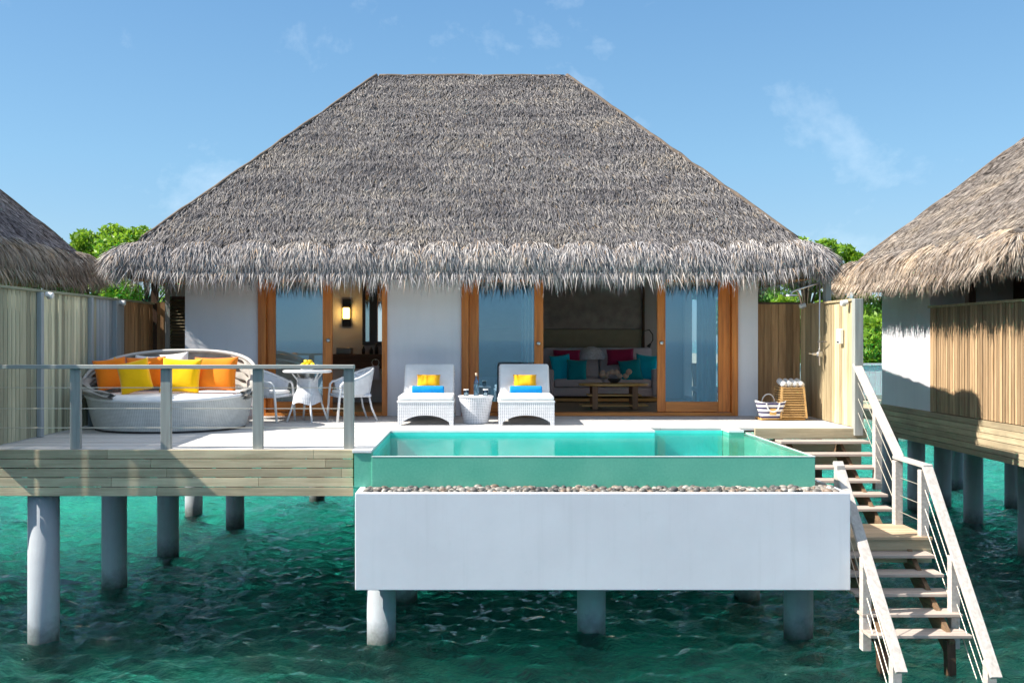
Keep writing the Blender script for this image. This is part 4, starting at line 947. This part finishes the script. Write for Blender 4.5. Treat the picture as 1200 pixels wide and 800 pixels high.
def armchair():
    t = thing('wicker_armchair', '', 'chair', (0, 0, 0), 0, 'white wicker armchairs at the round table')
    # faces +x
    mb = MB(); mb.rbox(-.25, .27, -.26, .26, .37, .42, .022); mb.build('seat', M['wicker_chair'], t, world=False, smooth=True)
    MB().rbox(-.21, .25, -.22, .22, .422, .47, .022, puff=.012).build('seat_cushion', M['cushion'], t, world=False, smooth=True)
    def top(a): c = math.cos(a); return .62 + .20 * max(0, c) ** .7 if c > 0 else .62
    def sh_(u, v):
        a = (u - .5) * 2 * R(118); ht = .60 + .21 * max(0, math.cos(a * .76)) ** 1.3; z = .40 + (ht - .40) * v; r_ = .27 + .07 * v
        return (-r_ * math.cos(a) + (.02 if abs(a) > R(90) else 0), r_ * math.sin(a), z)
    mb = MB(); mb.grid(sh_, 40, 10); o = mb.build('backrest', M['wicker_chair'], t, world=False, smooth=True); md = o.modifiers.new('s', 'SOLIDIFY'); md.thickness = .018
    pts = [sh_(k / 40, 1.0) for k in range(41)]; a_ = pts[0]; b_ = pts[-1]
    mb = MB(); mb.tube([(.30, a_[1] * .92, .0), (.27, a_[1] * .95, .40), (.25, a_[1] * .98, .56), (.21, a_[1], .60)] + pts + [(.21, b_[1], .60), (.25, b_[1] * .98, .56), (.27, b_[1] * .95, .40), (.30, b_[1] * .92, .0)], .019, 8)
    mb.build('frame', M['white_paint'], t, world=False, smooth=True)
    for sg in (-1, 1): MB().tube([(-.22, sg * .2, .40), (-.26, sg * .22, .2), (-.34, sg * .25, 0)], .016, 8).build('leg', M['white_paint'], t, world=False, smooth=True)
    return t
ch = armchair(); ch.location = (PX(314, 14.4), 14.45, 0); ch.rotation_euler.z = R(-18); ch['label'] = 'left white wicker armchair, between daybed and round table'
c2 = copy_tree(ch); c2.location = (PX(412, 14.6), 14.55, 0); c2.rotation_euler.z = R(205); c2['label'] = 'right white wicker armchair, before the open bathroom door'

# ------------------------------------------------------------ chaises
def chaise():
    t = thing('chaise_lounge', '', 'chaise', (0, 0, 0), 0, 'white wicker chaises by the pool')
    mb = MB(); hw = .41
    def arch(w_, n=14, zt=.335, zc=.145):
        pts = [(-w_, zt), (-w_, 0), (-w_ + .055, 0)]
        for k in range(n + 1):
            x = -w_ + .07 + (2 * w_ - .14) * k / n; u = (x / (w_ - .07)); pts.append((x, .05 + (zc - .05) * (1 - abs(u) ** 2.4)))
        pts += [(w_ - .055, 0), (w_, 0), (w_, zt)]; return pts[::-1]
    mb.prism(arch(hw), 0, .03); mb.prism(arch(hw), 1.47, 1.50)
    mb.T = Matrix.Translation((-hw + .0, .75, 0)) @ Matrix.Rotation(R(90), 4, 'Z'); mb.prism(arch(.72), -.03, -.001)
    mb.T = Matrix.Translation((hw - .03, .75, 0)) @ Matrix.Rotation(R(90), 4, 'Z'); mb.prism(arch(.72), -.03, -.001); mb.T = Matrix()
    mb.build('base', M['wicker_w'], t, world=False)
    MB().rbox(-.42, .42, -.01, 1.51, .33, .362, .014).build('rim', M['white_paint'], t, world=False, smooth=True)
    MB().rbox(-.405, .405, -.01, .92, .363, .43, .03, puff=.015).build('seat_cushion', M['cushion'], t, world=False, smooth=True)
    mb = MB(); mb.T = Matrix.Translation((0, .86, .40)) @ Matrix.Rotation(R(-31), 4, 'X') @ Matrix.Identity(4)
    mb.rbox(-.39, .39, 0, .09, -.02, .56, .035); mb.build('back_cushion', M['cushion'], t, world=False, smooth=True)
    mb = MB(); mb.T = Matrix.Translation((0, .96, .37)) @ Matrix.Rotation(R(-31), 4, 'X'); mb.rbox(-.40, .40, .0, .04, -.02, .55, .018); mb.build('back_frame', M['wicker_w'], t, world=False, smooth=True)
    return t
c1 = chaise(); c1.location = (-.765, 13.72, 0); c1['label'] = 'left white chaise in front of the blank wall panel'
c3 = copy_tree(c1); c3.location = (.71, 13.72, 0); c3.rotation_euler.z = R(-1); c3['label'] = 'right white chaise in front of the glass door and living room'
for cx_, side, in ((-.765, 'left'), (.73, 'right')):
    pil(PX(0, 1) and (560 + (cx_ - .0) * 75.5), 447, 14.56, .37, .25, M['amber'], 'small amber pillow on the %s chaise' % side, 30, 0, 0, .12, 'small pillows on the chaises')
    mb = MB(); mb.T = Matrix.Rotation(R(90), 4, 'Y')
    mb.lathe([(.0, -.245), (.04, -.245), (.058, -.24), (.062, -.22), (.062, .22), (.058, .24), (.04, .245), (.0, .245)], n=20, cap=False)
    q = []
    o = solo(mb, 'rolled_towel', M['blue'], 'blue rolled towel in front of the pillow on the %s chaise' % side, 'towel', (cx_ + .005, 14.33, .487), group='blue rolled towels', smooth=True)
DRX, DRY = -.03, 14.1
dr = thing('side_table', 'round tapered white wicker side table between the chaises', 'side table', (DRX, DRY, 0))
MB().lathe([(.185, .0), (.19, .02), (.255, .39), (.25, .395)], n=40).build('drum', M['wicker_drum'], dr, world=False, smooth=False)
MB().lathe([(.262, .392), (.268, .40), (.262, .412), (.0, .414)], n=40).build('table_top', M['white_paint'], dr, world=False)
MB().lathe([(.17, -.0), (.187, .0), (.187, .018), (.17, .018)], n=40).build('foot_ring', M['grey_wood'], dr, world=False)
bo = thing('water_bottle', 'clear glass water bottle standing on the wicker side table', 'bottle', (DRX + .005, DRY, .416))
MB().lathe([(.0, .0), (.036, .0), (.038, .01), (.038, .17), (.030, .215), (.014, .25), (.013, .30), (.0, .30)], n=24, cap=False).build('glass_body', M['bottle'], bo, world=False, smooth=True)
MB().lathe([(.0, .012), (.033, .012), (.034, .165), (.0, .168)], n=24, cap=False).build('water', m_plain('still water', (.30, .42, .52), .1, .02, 3, 0, 0), bo, world=False, smooth=True)
MB().lathe([(.0, .295), (.016, .295), (.016, .335), (.0, .337)], n=16, cap=False).build('stopper', m_plain('cork', (.72, .52, .36), .7), bo, world=False, smooth=True)
for dx, lab in ((-.145, 'tumbler left of the bottle on the wicker side table'), (.145, 'tumbler right of the bottle on the wicker side table')):
    g_ = thing('tumbler', lab, 'glass', (DRX + dx, DRY - .06, .416), 0, 'tumblers on the side table')
    MB().lathe([(.0, .0), (.034, .0), (.038, .09), (.036, .09), (.032, .006)], n=20, cap=False).build('glass_body', M['clear'], g_, world=False, smooth=True)
    MB().lathe([(.0, .007), (.030, .007), (.031, .05), (.0, .052)], n=20, cap=False).build('filling', M['candle'], g_, world=False)
    MB().lathe([(.038, .08), (.039, .098), (.0, .099)], n=20, cap=False).build('paper_lid', M['candle'], g_, world=False)

# ------------------------------------------------------------ bag and towel basket by the shower
tr_ = solo(MB().rbox(-.36, .33, -.16, .16, 0, .035, .012), 'wooden_tray', M['honey'], 'flat honey coloured board under the bag and the towel basket', 'tray', (PX(918, 14.6), 14.72, .002), smooth=True)
bg_ = thing('beach_bag', 'navy and white striped beach bag beside the towel basket', 'bag', (PX(903, 14.6), 14.60, .04))
def bagf(u, v):
    a = 2 * PI * u; w_ = .165 + .075 * v; d_ = .09 + .03 * v; c, s = math.cos(a), math.sin(a)
    z = .27 * v - .035 * v * (abs(s)) ** 2 * 1
    return (w_ * math.copysign(abs(c) ** .7, c), d_ * math.copysign(abs(s) ** .7, s), z)
mb = MB(); mb.grid(bagf, 40, 14, True); mb.lathe([(.0, 0), (.16, .0)], n=24, ry=.5, cap=False); o = mb.build('body', M['stripe'], bg_, world=False, smooth=True); md = o.modifiers.new('s', 'SOLIDIFY'); md.thickness = .008
for y in (-.125, .12):
    MB().tube([(.10 * math.cos(a), y - .01 * math.sin(a), .23 - .13 * math.sin(a) * (-1 if y > 0 else 1)) for a in [PI * k / 14 for k in range(15)]], .010, 8).build('handle', M['white_cloth'], bg_, world=False, smooth=True)
MB().box(-.05, .05, -.128, -.122, .05, .15).build('tag', M['honey'], bg_, world=False)
BKX, BKY = PX(928, 14.6), 14.72
bk = thing('towel_basket', 'tall square golden rattan basket topped with rolled white towels', 'basket', (BKX, BKY, .04))
mb = MB(); h_ = .48
for k in range(13):
    z = .02 + k * h_ / 13; s = .17 + .035 * (1 - k / 13)
    for p, q in (((-s, -s), (s, -s)), ((s, -s), (s, s)), ((s, s), (-s, s)), ((-s, s), (-s, -s))): mb.bar((*p, z), (*q, z), .014, .018)
mb.build('slats', M['rattan'], bk, world=False)
for sx_ in (-1, 1):
    for sy_ in (-1, 1): MB().bar((sx_ * .20, sy_ * .20, 0), (sx_ * .165, sy_ * .165, h_), .028, .028, (1, 0, 0)).build('corner_post', M['rattan'], bk, world=False)
MB().box(-.145, .145, -.145, .145, .01, .46).build('lining', m_fabric('tan basket lining', (.30, .17, .07)), bk, world=False)
for i in range(4):
    mb = MB(); mb.T = Matrix.Rotation(R(90), 4, 'X'); mb.lathe([(.0, -.13), (.036, -.132), (.047, -.12), (.047, .12), (.0, .13)], n=16, cap=False)
    nm = ('leftmost', 'second from left', 'third from left', 'rightmost')[i]
    solo(mb, 'rolled_towel', M['white_cloth'], '%s of the white towel rolls on the rattan basket' % nm, 'towel', (BKX - .125 + i * .090, BKY - .02, .575), (R(12), 0, 0), 'white towel rolls on the basket', smooth=True)

# ------------------------------------------------------------ living room
SFY = 19.0; sx0, sx1 = PX(640, SFY), PX(774, SFY)
sf = thing('sofa', 'mauve grey two seat sofa in the living room', 'sofa', ((sx0 + sx1) / 2, SFY + .5, 0)); cxs = (sx0 + sx1) / 2; hw = (sx1 - sx0) / 2
mb = MB(); mb.T = Matrix.Translation((0, -.5, 0))
mb.rbox(-hw, hw, .05, .95, .10, .28, .03); mb.build('seat_base', M['sofa'], sf, world=False, smooth=True)
for a, b in ((-hw + .17, -.01), (.01, hw - .17)):
    mb = MB(); mb.T = Matrix.Translation((0, -.5, 0)); mb.rbox(a, b, .02, .72, .285, .45, .05, puff=.02); mb.build('seat_cushion', M['sofa'], sf, world=False, smooth=True)
    mb = MB(); mb.T = Matrix.Translation((0, .12, .45)) @ Matrix.Rotation(R(-12), 4, 'X'); mb.rbox(a, b, -.06, .10, 0, .44, .06); mb.build('back_cushion', M['sofa'], sf, world=False, smooth=True)
mb = MB(); mb.rbox(-hw, hw, .42, .58, .1, 1.08, .05); mb.build('backrest', M['lav'], sf, world=False, smooth=True)
for s in (-1, 1): MB().rbox(min(s * hw, s * (hw - .16)), max(s * hw, s * (hw - .16)), -.5, .32, .1, .66, .05).build('armrest', M['sofa'], sf, world=False, smooth=True)
MB().box(-hw, hw, -.42, .4, 0.0, .06).build('base_frame', M['honey'], sf, world=False)
G2 = 'cushions on the sofa'
pil(658, 431, 19.25, .46, .56, M['turq'], 'turquoise cushion at the left end of the sofa', 12, -6, 20, .16, G2)
pil(676, 434, 19.12, .42, .46, M['teal'], 'teal cushion beside the left turquoise cushion', 14, 3, 5, .16, G2)
pil(757, 431, 19.25, .46, .56, M['turq'], 'turquoise cushion at the right end of the sofa', 12, 5, -20, .16, G2)
pil(739, 434, 19.12, .46, .46, M['teal'], 'teal cushion beside the right turquoise cushion', 14, -8, -5, .16, G2)
pil(664, 418, 19.50, .58, .30, M['plum'], 'plum cushion resting on the left of the sofa back', 10, 0, 0, .14, G2)
pil(727, 418, 19.50, .58, .34, M['plum'], 'plum cushion resting on the right of the sofa back', 10, -2, 0, .14, G2)
lp = thing('dome_lamp', 'white domed lampshade rising behind the centre of the sofa', 'lamp', (PX(693, 19.78), 19.78, .40))
MB().lathe([(.29, .44), (.285, .50), (.25, .59), (.16, .67), (.05, .71), (.0, .712)], n=36, cap=False).build('lampshade', m_plain('pale scalloped shade', (.70, .70, .80), .7, .25, 30), lp, world=False, smooth=True)
MB().lathe([(.10, 0), (.10, .02), (.03, .04), (.025, .46)], n=20).build('stem', M['dark_wood'], lp, world=False)
CTY = 17.0
ct = thing('coffee_table', 'oval honey wood coffee table with shelves in the living room', 'table', (PX(720, CTY), CTY + .1, 0))
MB().lathe([(.0, .415), (.62, .415), (.64, .43), (.635, .455), (.0, .46)], n=40, ry=.5, cap=False).build('table_top', M['honey'], ct, world=False)
for z in (.235, .05): MB().box(-.48 - (.12 if z < .1 else 0), .48 + (.12 if z < .1 else 0), -.2, .2, z, z + .025).build('shelf', M['honey'], ct, world=False, bevel=.004)
for s in (-1, 1): MB().box(s * .36 - .05, s * .36 + .05, -.21, .21, 0, .414).build('leg', m_wood('light leg wood', (.48, .26, .14), (.34, .16, .08), 'z'), ct, world=False, bevel=.004)
fl = thing('flower_bowl', 'small arrangement of pale flowers on the coffee table', 'flowers', (PX(718, CTY) + .05, CTY + .15, .461))
MB().lathe([(.0, 0), (.06, 0), (.11, .05), (.12, .08), (.1, .08)], n=24, cap=False).build('bowl', M['black'], fl, world=False)
for i in range(11):
    a = rr.uniform(0, 6.28); d_ = rr.uniform(0, .17); s = rr.uniform(.04, .065); MB().lathe([(.0, -s), (s * .7, -s * .6), (s, 0), (s * .7, s * .6), (.0, s)], (d_ * math.cos(a) + (.1 if i % 2 else -.12), d_ * math.sin(a) * .6, .12 + rr.uniform(0, .12)), 10, cap=False).build('blossom', m_plain('pale blossom', (.52, .36, .27), .8) if i == 0 else bpy.data.materials['pale blossom'], fl, world=False, smooth=True)
rl = thing('reading_lamp', 'black curved reading lamp on the wall right of the sofa', 'lamp', (PX(752, 20.1), 20.2, 1.3))
MB().tube([(.02, 0, -.32), (.02, -.02, .0), (.06, -.04, .14), (.17, -.06, .16), (.24, -.08, .06), (.24, -.08, -.06), (.19, -.08, -.14)], .011, 8).build('arm', M['black'], rl, world=False, smooth=True)
mb = MB(); mb.T = Matrix.Translation((.17, -.08, -.17)) @ Matrix.Rotation(R(35), 4, 'Y'); mb.lathe([(.045, -.05), (.02, .04), (.0, .045)], n=14); mb.build('lamp_head', M['black'], rl, world=False)
# curtains
def curtain(x0, x1, y, label, folds=5):
    mb = MB()
    mb.grid(lambda u, v: (x0 + (x1 - x0) * u, y + .035 * math.sin(u * 2 * PI * folds) + .01 * math.sin(v * 5 + u * 9), .05 + 2.3 * v), 60, 10)
    o = solo(mb, 'curtain', M['curtain'], label, 'curtain', smooth=True); md = o.modifiers.new('s', 'SOLIDIFY'); md.thickness = .006
curtain(3.70, 4.02, 15.85, 'white curtain hanging behind the right sliding door', 4)
curtain(.74, .93, 15.85, 'pale curtain gathered behind the glass door in the middle', 3)
# armchair with basket seen through right-hand glass
ac = thing('rattan_chair', 'high back rattan chair seen through the right glass door', 'chair', (PX(828, 16.6), 16.6, 0))
def bk_(u, v): w_ = .22 - .03 * math.sin(v * PI); return (-w_ + 2 * w_ * u, .15 + .12 * v, .05 + .78 * v)
mb = MB(); mb.grid(bk_, 8, 10); o = mb.build('backrest', m_weave('tan rattan', (.62, .45, .25), (.4, .26, .12)), ac, world=False, smooth=True); md = o.modifiers.new('s', 'SOLIDIFY'); md.thickness = .03
MB().rbox(-.24, .24, -.35, .17, .34, .42, .03).build('seat', M['cushion'], ac, world=False, smooth=True)
for sx_ in (-.2, .2):
    for sy_ in (-.3, .12): MB().tube([(sx_, sy_, 0), (sx_, sy_, .35)], .02, 8).build('leg', M['rattan'], ac, world=False)

# ------------------------------------------------------------ bathroom
sco = thing('wall_sconce', 'lit amber wall lamp on the dark bathroom wall', 'lamp', (PX(406, 19.05), 19.1, ZY(367, 19.05)))
MB().box(-.085, .085, -.03, -.001, -.27, .29).build('back_plate', M['black'], sco, world=False)
MB().rbox(-.065, .065, -.12, -.032, -.11, .11, .02).build('lit_glass', M['glow'], sco, world=False, smooth=True)
for z in (.112, -.14): MB().box(-.075, .075, -.13, -.032, z, z + .028).build('cap', M['black'], sco, world=False)
lt = bpy.data.objects.new('sconce_light', bpy.data.lights.new('sconce_light', 'POINT')); COL.objects.link(lt); lt.parent = sco; lt.location = (0, -.22, 0); lt.data.energy = 1.5; lt.data.color = (1, .6, .2); lt.data.shadow_soft_size = .05
bwn = thing('bathroom_mirror', 'tall dark framed bathroom mirror above the vanity', 'mirror', (PX(440, 19.05), 19.08, 1.25))
MB().box(PX(425, 19.05), PX(425, 19.05) + .06, 18.99, 19.09, ZY(401, 19.05), 2.5).box(PX(434, 19.05), PX(434, 19.05) + .14, 18.99, 19.09, ZY(401, 19.05), 2.5).box(PX(425, 19.05) + .001, PX(458, 19.05), 18.985, 19.091, ZY(404, 19.05), ZY(400, 19.05)).build('frame', M['black'], bwn)
MB().box(PX(426, 19.05), PX(433, 19.05), 19.02, 19.06, ZY(400, 19.05), 2.5).box(PX(442, 19.05), PX(456, 19.05), 19.02, 19.06, ZY(400, 19.05), 2.5).build('mirror_glass', M['mirror'], bwn)
va = thing('vanity', 'dark wooden vanity counter in the bathroom', 'vanity', (PX(424, 18.9), 18.9, 0))
MB().box(PX(388, 18.6), PX(470, 18.6), 18.55, 19.09, ZY(420, 18.6), ZY(415, 18.6)).build('counter_top', M['vanity'], va, bevel=.004)
MB().box(PX(388, 18.6), PX(470, 18.6), 18.62, 19.09, .68, ZY(420, 18.6) - .002).build('cabinet', M['vanity'], va)
MB().rbox(PX(395, 18.8), PX(413, 18.8), 18.65, 18.95, ZY(415, 18.6), ZY(407, 18.7), .02).build('basin', M['ceramic'] if False else m_plain('grey basin', (.22, .22, .23), .3), va, smooth=True)
for px, h_, lab in ((426, .16, 'squat dark jar on the vanity, nearest the mirror edge'), (435, .14, 'small dark bottle in the middle of the vanity'), (441, .22, 'tallest slim bottle on the vanity')):
    solo(MB().lathe([(.0, 0), (.035, 0), (.037, h_ * .6), (.015, h_ * .8), (.015, h_), (.0, h_)], n=14, cap=False), 'toiletry_bottle', M['black'], lab, 'bottle', (PX(px, 18.75), 18.75, ZY(415, 18.6) + .002), group='bottles on the vanity', smooth=True)
tw = thing('towel_ring', 'steel ring on the vanity front holding a pale towel', 'towel ring', (PX(440, 18.5), 18.50, .80))
MB().tube([(.07 * math.cos(a), 0, .07 * math.sin(a)) for a in [2 * PI * k / 24 for k in range(24)]], .006, 6, True).build('ring', M['steel'], tw, world=False)
MB().box(-.01, .01, 0, .11, .05, .07).build('mount', M['steel'], tw, world=False)
solo(MB().rbox(-.075, .075, -.02, .02, -.28, -.0, .015), 'hand_towel', M['lav'], 'pale hand towel hanging from the steel ring in the bathroom', 'towel', (PX(440, 18.5), 18.50, .74), smooth=True)
